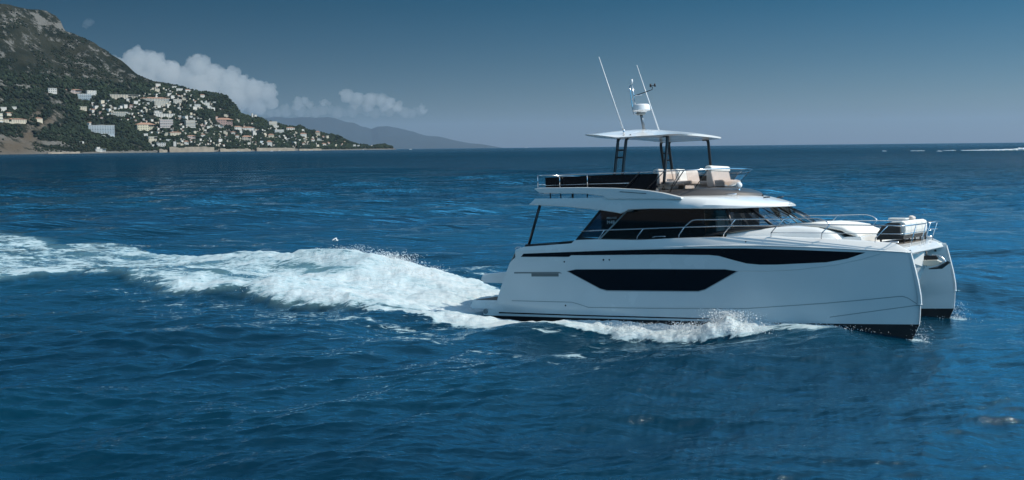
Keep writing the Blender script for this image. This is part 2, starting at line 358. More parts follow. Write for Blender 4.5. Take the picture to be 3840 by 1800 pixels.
def droplets(name, P, R, label):
    """many small water drops as one mesh"""
    base = np.array([(1, 0, 0), (-1, 0, 0), (0, 1, 0), (0, -1, 0), (0, 0, 1), (0, 0, -1)], float)
    tri = np.array([(0, 2, 4), (2, 1, 4), (1, 3, 4), (3, 0, 4), (2, 0, 5), (1, 2, 5), (3, 1, 5), (0, 3, 5)])
    P = np.asarray(P); R = np.asarray(R); n = len(P)
    st = 1 + RNG.random((n, 1, 3)) * 0.8
    V = (P[:, None, :] + base[None] * R[:, None, None] * st).reshape(-1, 3)
    Q = (tri[None] + (np.arange(n) * 6)[:, None, None]).reshape(-1, 3)
    return tag(np_obj(name, V, Q, M_DROP, True), label, 'spray', kind='stuff')
M_DROP = mat('water_drops', (0.86, 0.89, 0.9), 0.5)
def build_spray():
    P = []; R = []
    def add(n, s, t, z, ds, dt, dz, r0, r1, bias=1.5):
        for _ in range(n):
            ss = s + random.gauss(0, ds); tt = t + random.gauss(0, dt)
            zz = z + dz * random.random() ** bias
            p = BO + HD * ss + LT * tt; P.append((p[0], p[1], zz)); R.append(random.uniform(r0, r1) * random.random() ** 0.7 + 0.004)
    # breaking crest behind the boat
    for k in range(46):
        a = random.uniform(4.5, 13.5); h = 0.80 * math.exp(-((a - 9.6) / 3.6) ** 2) + 0.25
        add(60, -a, 1.0 + random.uniform(-0.7, 0.9), h + 0.02, 0.25, 0.22, 0.20, 0.003, 0.011, 2.2)
    add(1300, -7.4, 1.4, 0.72, 0.7, 0.3, 0.42, 0.003, 0.014, 2.0)
    add(260, -8.8, 1.3, 0.92, 0.7, 0.3, 0.45, 0.003, 0.012, 1.8)
    for k in range(40):
        add(24, random.uniform(-16, -3), random.uniform(-5.6, 0), 0.25, 0.5, 0.4, 0.3, 0.003, 0.012, 2)
    # starboard hull wave and its splash
    for k in range(60):
        s = random.uniform(4.5, 11.0); lv = float(np.interp(s, [1, 3, 6, 9, 10.5, 13], [-0.36, -0.34, -0.12, 0.14, 0.24, 0.18]))
        add(45, s, -3.3 - random.random() * 0.8, lv + 0.06, 0.25, 0.15, 0.16, 0.003, 0.010, 2)
    add(5000, 9.7, -3.3, 0.18, 0.36, 0.25, 0.55, 0.003, 0.013, 2.1)
    add(700, 10.5, -3.05, 0.18, 0.5, 0.15, 0.28, 0.003, 0.012, 1.8)
    add(300, 12.0, -2.85, 0.40, 0.7, 0.1, 0.10, 0.003, 0.008, 1.5)
    # stems
    for tt in (-2.32, 2.32):
        add(240, 14.70, tt, 0.12, 0.16, 0.07, 0.55, 0.002, 0.007, 2.8)
        add(60, 14.4, tt - 0.2, 0.10, 0.5, 0.10, 0.30, 0.002, 0.007, 2.8)
    return droplets('spray', P, R, 'white water drops thrown up around the hulls and above the wake')
build_spray()

# ------------------------------------------------------------------ coast
def elev(px, py):
    d = ray(px, py); return d[2] / math.hypot(d[0], d[1])
RIDGE = [(-900, -60), (-500, -40), (-200, 5), (0, 14), (30, 17), (60, 24), (100, 30), (170, 33), (200, 40), (235, 60), (252, 84), (262, 112), (270, 122), (300, 132), (340, 152), (370, 168), (400, 187), (430, 207), (470, 230), (490, 246),
         (520, 273), (545, 288), (585, 305), (620, 309), (660, 320), (700, 332), (750, 346), (800, 350), (840, 353), (860, 365), (890, 397), (905, 424), (915, 432), (940, 436), (970, 439), (1000, 452), (1040, 462), (1080, 477),
         (1105, 477), (1130, 474), (1150, 487), (1200, 497), (1225, 505), (1245, 508), (1270, 514), (1300, 530), (1340, 545), (1400, 551), (1440, 546), (1460, 552), (1484, 559), (1500, 566)]
RPX = np.array([p[0] for p in RIDGE], float); RE = np.array([elev(*p) for p in RIDGE])
def shore_r(px): return np.interp(px, [-900, 0, 300, 700, 1100, 1484], [2300, 2650, 2800, 2950, 3250, 3700])
def az_of(px):
    d0 = (px - 1920) / FOC; d = np.stack([CAMR[0, 0] * d0 + CAMR[0, 1] * 0.087, CAMR[1, 0] * d0 + CAMR[1, 1] * 0.087 + CAMR[1, 2]], -1)
    return d / np.linalg.norm(d, axis=-1, keepdims=True)
def terrain(px, v):
    """world point on the coast slope; v 0 = shore, 1 = ridge"""
    px = np.asarray(px, float); v = np.asarray(v, float)
    r0 = shore_r(px); er = np.interp(px, RPX, RE)
    h = np.maximum(er * r0, 2.0)
    r1 = r0 + 60 + 1.9 * h
    e0 = (-5.5 - r0 ** 2 / 2 / REARTH) / r0
    r = r0 + (r1 - r0) * np.maximum(v, -0.1)
    e = e0 + (er - e0) * v
    # a vertical limestone band at the top left of the mountain
    z = 5.5 + r * e
    d = az_of(px); X = r * d[..., 0]; Y = r * d[..., 1]
    amp = np.clip(h * 0.05, 1.0, 13) * np.clip(v * 6, 0.1, 1) * np.where(v > 0.93, 0.45, 1.0)
    ridg = 1 - 2 * np.abs(fbm(X * 0.006, Y * 0.006, 4, 5)) * 1.5
    z = z + amp * fbm(X * 0.012, Y * 0.012, 6, 2) * 1.6 + amp * ridg * 0.7
    return X, Y, z
def row_of(px, v):
    X, Y, Z = terrain(px, v); P = np.stack([X, Y, Z - 5.5], -1) @ CAMR
    return 900 - FOC * P[..., 1] / P[..., 2]
_VV = np.linspace(0, 1, 120)
def at_row(px, py):
    """point of the slope seen at this place of the view"""
    rr = row_of(np.full(120, float(px)), _VV)
    k = np.nonzero(rr <= py)[0]
    v = _VV[k[0]] if len(k) else 1.0
    X, Y, Z = terrain(px, v); return float(X), float(Y), float(Z), float(v)
ROCK = [  # (cx, cy, rx, ry, strength, angle) pale bare rock, in view units
    (60, 55, 95, 42, 0.55, 0), (190, 75, 70, 42, 0.85, 0.2), (245, 95, 22, 30, 1.0, 0.6), (20, 180, 80, 26, 0.45, 0.1), (150, 150, 130, 30, 0.25, 0.2),
    (330, 230, 160, 45, 0.30, 0.7), (440, 260, 110, 40, 0.30, 0.75), (330, 285, 130, 14, 0.40, 0.1),
    (20, 312, 30, 25, 0.5, 0.3), (110, 325, 55, 12, 0.75, 0.1), (150, 420, 50, 16, 0.8, -0.7), (185, 460, 50, 14, 1.0, -0.55), (120, 445, 30, 16, 0.7, -0.7), (215, 380, 35, 14, 0.7, 0.3),
    (60, 545, 80, 34, 1.2, 0), (110, 515, 35, 35, 1.0, -0.3), (0, 520, 30, 30, 0.8, 0), (185, 537, 55, 9, 1.2, 0.05), (245, 430, 25, 18, 0.5, 0), (10, 375, 25, 10, 0.6, 0),
    (240, 508, 60, 9, 0.5, 0.1), (870, 400, 45, 20, 0.30, 0.9)]
TAN = [(50, 550, 110, 38), (110, 510, 50, 40), (160, 450, 90, 50)]
def rock_mask(PX, PY):
    m = np.zeros_like(PX)
    for cx, cy, rx, ry, s, a in ROCK:
        dx, dy = PX - cx, PY - cy; u = dx * math.cos(a) + dy * math.sin(a); w_ = -dx * math.sin(a) + dy * math.cos(a)
        m = np.maximum(m, s * np.exp(-((u / rx) ** 2 + (w_ / ry) ** 2) * 1.0))
    return m
def terrain_material():
    m = bpy.data.materials.new('coast_ground'); m.use_nodes = True
    N = m.node_tree.nodes; L = m.node_tree.links; b = N['Principled BSDF']; b.inputs['Roughness'].default_value = 0.95; b.inputs['Specular IOR Level'].default_value = 0.1
    geo = N.new('ShaderNodeNewGeometry')
    def noise(s, d, r=0.6, sc_=(1, 1, 1)):
        mp = N.new('ShaderNodeMapping'); mp.inputs['Scale'].default_value = sc_
        L.new(geo.outputs['Position'], mp.inputs[0])
        n = N.new('ShaderNodeTexNoise'); n.inputs['Scale'].default_value = s; n.inputs['Detail'].default_value = d; n.inputs['Roughness'].default_value = r
        L.new(mp.outputs[0], n.inputs['Vector']); return n.outputs[0]
    a = N.new('ShaderNodeAttribute'); a.attribute_name = 'rock'; t = N.new('ShaderNodeAttribute'); t.attribute_name = 'tan'
    n = noise(0.035, 9, 0.75, (1, 1, 0.6)); n2 = noise(0.012, 5)
    s = N.new('ShaderNodeMath'); s.operation = 'MULTIPLY_ADD'; L.new(n, s.inputs[0]); s.inputs[1].default_value = 5.0; 
    o = N.new('ShaderNodeMath'); o.operation = 'SUBTRACT'; L.new(a.outputs['Fac'], o.inputs[0]); o.inputs[1].default_value = 2.5; L.new(o.outputs[0], s.inputs[2])
    r = N.new('ShaderNodeMapRange'); r.inputs[1].default_value = 0.35; r.inputs[2].default_value = 0.75; L.new(s.outputs[0], r.inputs[0])
    veg = N.new('ShaderNodeMix'); veg.data_type = 'RGBA'; veg.inputs[6].default_value = (0.011, 0.017, 0.011, 1); veg.inputs[7].default_value = (0.038, 0.040, 0.027, 1)
    r2 = N.new('ShaderNodeMapRange'); r2.inputs[1].default_value = 0.35; r2.inputs[2].default_value = 0.65; L.new(n2, r2.inputs[0]); L.new(r2.outputs[0], veg.inputs[0])
    rk = N.new('ShaderNodeMix'); rk.data_type = 'RGBA'; rk.inputs[6].default_value = (0.175, 0.17, 0.155, 1); rk.inputs[7].default_value = (0.12, 0.095, 0.068, 1); L.new(t.outputs['Fac'], rk.inputs[0])
    mx = N.new('ShaderNodeMix'); mx.data_type = 'RGBA'; L.new(r.outputs[0], mx.inputs[0]); L.new(veg.outputs[2], mx.inputs[6]); L.new(rk.outputs[2], mx.inputs[7])
    L.new(mx.outputs[2], b.inputs['Base Color'])
    bp_ = N.new('ShaderNodeBump'); bp_.inputs['Strength'].default_value = 1.0; bp_.inputs['Distance'].default_value = 14.0
    L.new(n, bp_.inputs['Height']); L.new(bp_.outputs[0], b.inputs['Normal'])
    return m
M_COAST = terrain_material()
def build_coast():
    px = np.arange(-900, 1501, 3.5); v = np.concatenate([[-0.08], np.linspace(0, 1, 190), [1.06, 1.2]])
    V, PX = np.meshgrid(v, px, indexing='ij')
    X, Y, Z = terrain(PX, np.minimum(V, 1.0))
    d = az_of(PX); back = V > 1
    X = X + d[..., 0] * (V - 1) * back * 1500; Y = Y + d[..., 1] * (V - 1) * back * 1500
    Z = Z - np.where(V > 1.1, 260, np.where(back, 25, 0)); Z[0] -= 12
    row = row_of(PX, np.clip(V, 0, 1))
    rk = rock_mask(PX, row); tn = np.zeros_like(rk)
    for cx, cy, rx, ry in TAN: tn = np.maximum(tn, np.exp(-(((PX - cx) / rx) ** 2 + ((row - cy) / ry) ** 2)))
    # shore ledge of pale rock
    led = sstep(0.0, 0.004, V) * 0
    hh = Z + 0.7
    rk = np.where((hh < np.interp(PX, [-900, 200, 300, 600, 820, 1500], [14, 10, 3, 9, 8, 5])), np.maximum(rk, 1.1), rk); 
    roadc = [(120, 287), (330, 312), (500, 328), (560, 336)]
    for (x0, y0), (x1, y1) in zip(roadc[:-1], roadc[1:]):
        yy = y0 + (PX - x0) * (y1 - y0) / (x1 - x0)
        rk = np.where((PX >= x0) & (PX <= x1) & (np.abs(row - yy) < 2.2), 1.2, rk)
    P = np.stack([X, Y, Z], -1).reshape(-1, 3)
    o = np_obj('coast_hill', P, grid_faces(len(v), len(px)), M_COAST, True, {'rock': rk, 'tan': np.clip(tn, 0, 1)})
    tag(o, 'steep green coastal mountain with pale cliffs running down to the sea', 'hill', kind='structure')
build_coast()

def far_material():
    m = mat('far_slopes', (0.030, 0.042, 0.045), 1.0, spec=0.0); return m
def build_far():
    pts = [(500, 452), (800, 448), (950, 445), (1040, 436), (1100, 441), (1180, 440), (1230, 441), (1260, 446), (1290, 455), (1330, 463), (1360, 475), (1395, 482), (1420, 475), (1460, 474), (1500, 481), (1560, 497), (1600, 508), (1650, 512), (1700, 525), (1760, 536), (1810, 541), (1850, 548), (1890, 555), (1930, 562)]
    P_ = np.array(pts, float); px = np.arange(500, 1931, 5.0)
    e = np.interp(px, P_[:, 0], [elev(*p) for p in pts]); v = np.linspace(0, 1, 24)
    V, PX = np.meshgrid(v, px, indexing='ij'); r0 = 26000 + (PX - 500) * 0.8; r = r0 + V * 2500
    E = e[None] + 0 * V; Z = 5.5 + r * E * V - (1 - V) * 60
    d = az_of(PX); X = r * d[..., 0]; Y = r * d[..., 1]
    Z = Z + np.clip(V * 3, 0, 1) * (60 * fbm(X * 0.0016, Y * 0.0016, 5, 4)) * np.clip(E * 60, 0.05, 1)
    Pn = np.stack([X, Y, Z], -1).reshape(-1, 3); n = len(px)
    back = np.stack([X[-1] * 1.1, Y[-1] * 1.1, Z[-1] * 0 - 300], -1)
    Pn = np.concatenate([Pn, back])
    o = np_obj('far_mountains', Pn, grid_faces(len(v) + 1, n), far_material(), True)
    tag(o, 'hazy blue mountain coast far behind the headland', 'mountains', kind='structure')
build_far()

# ---- trees of the slope (one wood nobody could count)
def leaf_mat():
    m = bpy.data.materials.new('tree_foliage'); m.use_nodes = True
    N = m.node_tree.nodes; L = m.node_tree.links; b = N['Principled BSDF']; b.inputs['Roughness'].default_value = 0.9; b.inputs['Specular IOR Level'].default_value = 0.15
    a = N.new('ShaderNodeAttribute'); a.attribute_name = 'tone'
    mx = N.new('ShaderNodeMix'); mx.data_type = 'RGBA'; mx.inputs[6].default_value = (0.006, 0.012, 0.009, 1); mx.inputs[7].default_value = (0.032, 0.047, 0.024, 1)
    L.new(a.outputs['Fac'], mx.inputs[0]); L.new(mx.outputs[2], b.inputs['Base Color']); return m
ICO = bmesh.new(); bmesh.ops.create_icosphere(ICO, subdivisions=1, radius=1.0)
ICO_V = np.array([v.co[:] for v in ICO.verts]); ICO_F = np.array([[v.index for v in f.verts] for f in ICO.faces]); ICO.free()
M_LEAF = leaf_mat()
# ------------------------------------------------------------------ yacht
GEL = mat('white_gelcoat', (0.80, 0.81, 0.80), 0.22, coat=0.4, noise=(0.9, 0.025))
DECKW = mat('white_deck', (0.78, 0.78, 0.76), 0.55, noise=(3, 0.04))
BLK = mat('black_gloss_panel', (0.005, 0.006, 0.010), 0.12, spec=0.25)
BLKM = mat('black_powdercoat', (0.012, 0.013, 0.016), 0.38)
STEEL = mat('polished_steel', (0.72, 0.72, 0.74), 0.16, metal=1.0)
ANTI = mat('black_bottom_paint', (0.012, 0.012, 0.014), 0.45, noise=(2.5, 0.3))
TEAK = mat('grey_teak', (0.13, 0.10, 0.075), 0.7, noise=(9, 0.2))
PODM = mat('dark_grey_fairing', (0.050, 0.048, 0.050), 0.38)
CUSH = mat('beige_cushion', (0.60, 0.54, 0.50), 0.9, noise=(7, 0.06))
CUSHW = mat('white_cushion', (0.78, 0.77, 0.73), 0.85, noise=(6, 0.05))
CUSHD = mat('charcoal_cushion', (0.045, 0.045, 0.045), 0.9, noise=(8, 0.15))
GREY = mat('grey_rubber', (0.22, 0.24, 0.24), 0.6)
INTER = mat('dark_interior', (0.085, 0.075, 0.07), 0.6)
WHT = mat('white_plastic', (0.80, 0.81, 0.82), 0.35)
LETT = mat('silver_lettering', (0.65, 0.66, 0.68), 0.4)
def glass_mat(name, tintc, clear, rough=0.02):
    m = bpy.data.materials.new(name); m.use_nodes = True
    N = m.node_tree.nodes; L = m.node_tree.links; N.remove(N['Principled BSDF'])
    t = N.new('ShaderNodeBsdfTransparent'); t.inputs[0].default_value = (*tintc, 1)
    d = N.new('ShaderNodeBsdfPrincipled'); d.inputs['Base Color'].default_value = (0.006, 0.006, 0.007, 1); d.inputs['Roughness'].default_value = rough
    g = N.new('ShaderNodeBsdfGlossy'); g.inputs['Roughness'].default_value = rough; g.inputs[0].default_value = (1, 1, 1, 1)
    fr = N.new('ShaderNodeFresnel'); fr.inputs[0].default_value = 1.5
    m1 = N.new('ShaderNodeMixShader'); L.new(fr.outputs[0], m1.inputs[0]); L.new(t.outputs[0], m1.inputs[1]); L.new(g.outputs[0], m1.inputs[2])
    m2 = N.new('ShaderNodeMixShader'); m2.inputs[0].default_value = clear; L.new(d.outputs[0], m2.inputs[1]); L.new(m1.outputs[0], m2.inputs[2])
    L.new(m2.outputs[0], N['Material Output'].inputs['Surface']); return m
GLS = glass_mat('tinted_glass', (0.75, 0.84, 0.88), 0.96)
GLSD = glass_mat('dark_glass', (0.25, 0.24, 0.24), 0.45)
SMOKE = glass_mat('smoked_screen', (0.90, 0.85, 0.83), 0.98)

YACHT = empty('motor_yacht')
YACHT.matrix_world = Matrix([[*BM[0], BO[0]], [*BM[1], BO[1]], [*BM[2], BO[2]], [0, 0, 0, 1]])
tag(YACHT, 'large white twin hulled flybridge motor yacht speeding across the blue sea', 'yacht')

def bevel(o, w_=0.01, seg=2, ang=35):
    b = o.modifiers.new('bevel', 'BEVEL'); b.width = w_; b.segments = seg; b.limit_method = 'ANGLE'; b.angle_limit = math.radians(ang)
    return o
def prism(name, poly, y0, y1, m, parent=YACHT, bv=0.0, axis='Y'):
    n = len(poly)
    def p(a, b, c): return (a, c, b) if axis == 'Y' else ((a, b, c) if axis == 'Z' else (c, a, b))
    V = [p(a, b, y0) for a, b in poly] + [p(a, b, y1) for a, b in poly]
    F = [list(range(n)), list(range(2 * n - 1, n - 1, -1))] + [[i, i + n, (i + 1) % n + n, (i + 1) % n] for i in range(n)]
    o = mesh_obj(name, V, F, m, parent)
    bm = bmesh.new(); bm.from_mesh(o.data); bmesh.ops.recalc_face_normals(bm, faces=bm.faces); bm.to_mesh(o.data); bm.free()
    if bv: bevel(o, bv)
    return o
def box(name, c, s, m, parent=YACHT, bv=0.01, rot=None):
    x, y, z = [v / 2 for v in s]
    V = [Vector((i, j, k)) for i in (-x, x) for j in (-y, y) for k in (-z, z)]
    if rot: V = [Matrix.Rotation(rot[1], 3, rot[0]) @ v for v in V]
    V = [tuple(v + Vector(c)) for v in V]
    F = [(0, 1, 3, 2), (4, 6, 7, 5), (0, 4, 5, 1), (2, 3, 7, 6), (0, 2, 6, 4), (1, 5, 7, 3)]
    o = mesh_obj(name, V, F, m, parent)
    if bv: bevel(o, bv, 3)
    return o
def tube_geo(pts, r, n=8, closed=False):
    pts = [Vector(p) for p in pts]; V = []; F = []
    up = Vector((0.13, 0.21, 1)).normalized(); prev = None
    for i, p in enumerate(pts):
        a = pts[max(i - 1, 0)]; b = pts[min(i + 1, len(pts) - 1)]; d = (b - a).normalized()
        u = d.cross(up)
        if u.length < 0.05: u = d.cross(Vector((1, 0, 0)))
        u.normalize()
        if prev is not None and u.dot(prev) < 0: u = -u
        prev = u; v = d.cross(u).normalized()
        rr = r[i] if isinstance(r, (list, tuple)) else r
        for k in range(n):
            t = 2 * math.pi * k / n; V.append(p + (u * math.cos(t) + v * math.sin(t)) * rr)
    for i in range(len(pts) - 1):
        for k in range(n): F.append((i * n + k, i * n + (k + 1) % n, (i + 1) * n + (k + 1) % n, (i + 1) * n + k))
    F.append(list(range(n))[::-1]); F.append([(len(pts) - 1) * n + k for k in range(n)])
    return V, F
def tube(name, paths, r, m, parent=YACHT, n=8):
    """one part made of one or more joined tubes"""
    V = []; F = []
    if not isinstance(paths[0][0], (list, tuple)): paths = [paths]
    for p in paths:
        v, f = tube_geo(p, r, n); k = len(V); V += v; F += [[i + k for i in q] for q in f]
    return mesh_obj(name, V, F, m, parent, True)
def smooth_path(pts, n=6):
    """Catmull-Rom through the points"""
    P = [Vector(p) for p in pts]; P = [2 * P[0] - P[1]] + P + [2 * P[-1] - P[-2]]; out = []
    for i in range(1, len(P) - 2):
        for k in range(n):
            t = k / n; a, b, c, d = P[i - 1:i + 3]
            out.append(tuple(0.5 * ((2 * b) + (c - a) * t + (2 * a - 5 * b + 4 * c - d) * t * t + (3 * b - a - 3 * c + d) * t ** 3)))
    out.append(tuple(P[-2])); return out
def grid_obj(name, G, m, parent=YACHT, smooth=True, thick=0, flip=False, wn=True):
    G = np.asarray(G, float); nr, nc = G.shape[:2]
    F = grid_faces(nr, nc)
    if flip: F = F[:, ::-1]
    o = mesh_obj(name, G.reshape(-1, 3), F, m, parent, smooth)
    if thick:
        s = o.modifiers.new('solid', 'SOLIDIFY'); s.thickness = thick; s.offset = -1
    return o
def mir(pts, s): return [(p[0], p[1] * s, p[2]) for p in pts]

# --- hull surface functions
def stemx(z): return np.interp(z, [-.7, .06, .45, .60, .63, .85, 1.23, 1.66, 2.03], [14.3, 14.70, 14.745, 14.75, 14.77, 14.765, 14.715, 14.63, 14.55])
def hull_y(X, z):
    s = stemx(z); u = np.clip((X - 7.0) / (s - 7.0), 0, 1)
    y = 2.29 + 0.66 * (1 - u ** 2.3)
    low = np.clip((0.60 - z) / 1.3, 0, 1); y = y - 0.22 * low ** 1.5 * (1 - u)      # rounds in below the chine
    fl = np.clip((z - 0.6) / 1.5, 0, 1) * np.clip((X - 9) / 5.5, 0, 1); return y - 0.05 * (1 - fl) * np.clip((X - 9) / 5, 0, 1)
def rub_z(X): return np.interp(X, [1, 2.1, 4, 8.5, 9.4, 10.5, 11.9, 12.85, 13.8, 14.55], [2.34, 2.36, 2.38, 2.37, 2.37, 2.345, 2.26, 2.185, 2.10, 2.03])
def sheer_z(X): return np.interp(X, [1, 2.1, 2.37, 4.25, 4.36, 5.1, 6.6, 8, 8.9, 10.8, 11.7, 12.2, 13.65, 14.12, 14.40, 14.58], [2.40, 2.42, 2.5, 2.563, 2.667, 2.667, 2.606, 2.626, 2.62, 2.576, 2.51, 2.488, 2.34, 2.29, 2.13, 2.04])
def chamf(X): return np.interp(X, [2, 7, 8.5, 10, 12, 14, 14.55], [.03, .05, .09, .17, .24, .26, .04])
def aft_x(z): return np.interp(z, [-0.7, 0.40, 0.41, 0.72, 1.13, 1.66, 2.16, 2.41], [0.75, 0.60, 1.16, 1.24, 1.42, 1.67, 1.94, 2.11])
def cap_y(X): return np.interp(X, [0, 4.2, 4.5, 13.6, 14.2, 14.6], [2.66, 2.66, 2.2, 2.0, 2.1, 2.2])

HULLS = {}
for s in (-1, 1):
    us = np.concatenate([np.linspace(0, .10, 8)[:-1], np.linspace(.10, .26, 18)[:-1], np.linspace(.26, 1, 64)])
    zs = np.array([-0.7, -0.4, -0.1, 0.0, 0.08, 0.16, 0.3, 0.405, 0.415, 0.5, 0.58, 0.61, 0.8, 1.0, 1.2, 1.4, 1.6, 1.8, 2.0])
    G = []
    for z in zs:
        X = aft_x(z) + (stemx(z) - aft_x(z)) * us
        G.append(np.stack([X, s * hull_y(X, z), np.full_like(X, z)], -1))
    Xt = aft_x(2.36) + (14.55 - aft_x(2.36)) * us
    for k in (0.45, 1.0):
        zz = 2.0 + (rub_z(Xt) - 2.0) * k
        G.append(np.stack([Xt, s * hull_y(Xt, zz), zz], -1))
    y0 = hull_y(Xt, rub_z(Xt)); yc = y0 - chamf(Xt)
    for k in (0.03, 0.2, 0.45, 0.7, 0.9, 1.0):     # rounded shoulder from rub rail to deck edge
        zz = rub_z(Xt) + (sheer_z(Xt) - rub_z(Xt)) * k
        G.append(np.stack([Xt, s * (y0 - chamf(Xt) * k ** 1.25 - (0.012 if k > 0.02 else 0)), zz], -1))
    yi = np.minimum(cap_y(Xt), yc - 0.03)
    G.append(np.stack([Xt, s * (yc - 0.03), sheer_z(Xt) + 0.004], -1))
    G.append(np.stack([Xt, s * yi, sheer_z(Xt) - 0.0], -1))
    G.append(np.stack([Xt, s * yi, np.full_like(Xt, 1.75)], -1))
    h = grid_obj('hull', G, GEL, flip=(s > 0)); h['label'] = 'starboard hull' if s < 0 else 'port hull'
    HULLS[s] = h
    es = h.modifiers.new('split', 'EDGE_SPLIT'); es.split_angle = math.radians(38)
    # inner side of the hull
    zi = np.array([-0.7, -0.2, 0.08, 0.35, 0.6, 0.62, 1.0, 1.5, 2.0, 2.1]); G = []
    for z in zi:
        X = aft_x(z) + (stemx(z) - aft_x(z)) * us
        u = np.clip((X - 8.5) / (stemx(z) - 8.5), 0, 1)
        yy = 2.21 - 0.72 * (1 - u ** 1.9) - (0.03 if z > 0.61 else 0) * (1 - u)
        G.append(np.stack([X, s * yy, np.full_like(X, z)], -1))
    hi = grid_obj('hull_inner_side', G, GEL, parent=h, flip=(s < 0))
    hi.modifiers.new('split', 'EDGE_SPLIT').split_angle = math.radians(30)
    # transom plate and stem faces
    V = []; F = []
    for z in zs: V += [(float(aft_x(z)), s * float(hull_y(aft_x(z), z)), z), (float(aft_x(z)), s * 1.49, z)]
    V += [(2.11, s * 2.92, 2.40), (2.11, s * 1.49, 2.40)]
    F = [(2 * i, 2 * i + 1, 2 * i + 3, 2 * i + 2) for i in range(len(V) // 2 - 1)]
    mesh_obj('transom', V, F, GEL, h)
    V = []
    for z in (-0.7, 0.06, .3, .6): V += [(float(stemx(z)), s * 2.29, z), (float(stemx(z)), s * 2.21, z)]
    mesh_obj('stem_edge', V, [(2 * i, 2 * i + 1, 2 * i + 3, 2 * i + 2) for i in range(3)], GEL, h)
    st = [(float(stemx(z)) + 0.012, s * 2.25, z) for z in np.linspace(0.625, 2.03, 12)]
    V = []
    for x, y, z in st:
        V += [(x, y - 0.055, z), (x, y + 0.055, z), (x - 0.09, y + 0.052, z), (x - 0.09, y - 0.052, z)]
    F = [(0, 1, 2, 3)] + [(4 * i + k, 4 * i + (k + 1) % 4, 4 * i + 4 + (k + 1) % 4, 4 * i + 4 + k) for i in range(11) for k in range(4)] + [(47, 46, 45, 44)]
    bevel(mesh_obj('stem_guard', V, F, GEL, h), 0.012)
    # bottom paint: a skin just proud of the hull
    def paint(name, zt, zb_, x0, x1, m, off, n=70, rows=5, side=0):
        G = []
        for k in range(rows):
            X = np.linspace(x0, x1, n); zt_ = zt(X); zb2 = zb_(X); z = zb2 + (zt_ - zb2) * k / (rows - 1)
            X = np.minimum(X, stemx(z)); G.append(np.stack([X, s * (hull_y(X, z) + off), z], -1))
        return grid_obj(name, G, m, parent=h, flip=(s > 0))
    bz = lambda X: np.interp(X, [0.6, 14.7], [0.19, 0.085])
    paint('bottom_paint', bz, lambda X: X * 0 - 0.68, 0.62, 14.75, ANTI, 0.005)
    G = []
    for k in range(5):
        X = np.linspace(0.62, 14.75, 60); z = -0.68 + (bz(X) + 0.68) * k / 4; X = np.minimum(X, stemx(z)); u = np.clip((X - 8.5) / (stemx(z) - 8.5), 0, 1)
        G.append(np.stack([X, s * (2.21 - 0.72 * (1 - u ** 1.9) - 0.005), z], -1))
    grid_obj('bottom_paint', G, ANTI, parent=h, flip=(s < 0))
    V = [(float(stemx(z)) + 0.004, s * y, z) for z in (-0.6, -.2, 0.085) for y in (2.295, 2.205)]
    mesh_obj('bottom_paint', V, [(0, 1, 3, 2), (2, 3, 5, 4)], ANTI, h)
    paint('boot_stripe', lambda X: np.interp(X, [1.3, 4.7, 8.15, 10], [0.315, 0.262, 0.232, 0.2]), lambda X: np.interp(X, [1.3, 4.7, 8.15, 10], [0.272, 0.222, 0.198, 0.19]), 1.28, 9.6, BLK, 0.005, rows=2)
    # black glazing set into the topsides
    def strip(name, top, bot, m, off=0.004, n=90, rows=4, parent=h):
        tx, tz = zip(*top); bx, bz_ = zip(*bot)
        X = np.unique(np.concatenate([np.linspace(tx[0], tx[-1], n), tx, bx])); G = []
        for k in range(rows):
            a = np.interp(X, bx, bz_); b = np.interp(X, tx, tz); z = a + (b - a) * k / (rows - 1)
            G.append(np.stack([X, s * (hull_y(X, z) + off), z], -1))
        return grid_obj(name, G, m, parent=parent, flip=(s > 0))
    strip('hull_window_band', [(2.30, 2.171), (2.41, 2.275), (5.77, 2.312), (8.5, 2.312), (10.15, 2.272), (11.66, 2.186), (13.42, 2.067)],
          [(2.30, 2.171), (4.18, 2.140), (4.26, 2.187), (7.5, 2.15), (9.0, 2.105), (9.3, 2.07), (9.74, 1.94), (10.13, 1.834), (10.52, 1.792), (11.01, 1.785), (12.37, 1.822), (12.94, 1.91), (13.42, 2.067)], BLK)
    wt = [(4.10, 1.676), (4.41, 1.724), (7, 1.705), (9.47, 1.668), (9.83, 1.612)]; wb = [(4.10, 1.676), (5.28, 1.112), (5.52, 1.056), (8.62, 1.037), (8.83, 1.088), (9.83, 1.612)]
    strip('hull_window', wt, wb, BLK)
    strip('window_surround', [(wt[0][0] - .05, wt[0][1])] + [(a, b + 0.018) for a, b in wt[1:4]] + [(wt[4][0] + .06, wt[4][1])],
          [(wb[0][0] - .05, wb[0][1] + .0)] + [(a, b - 0.03) for a, b in wb[1:5]] + [(wb[5][0] + .06, wb[5][1])], mat('surround_grey', (0.42, 0.45, 0.46), 0.35), off=0.002)
    strip('vent_slot', [(2.0, 1.668), (3.78, 1.655), (3.88, 1.61)], [(2.0, 1.618), (3.8, 1.606), (3.88, 1.606)], GREY, off=0.003, n=10, rows=2)
    strip('vent_grille', [(2.69, 1.615), (3.75, 1.604)], [(2.69, 1.512), (3.75, 1.505)], mat('grille', (0.16, 0.18, 0.18), 0.6), off=0.003, n=8, rows=2)
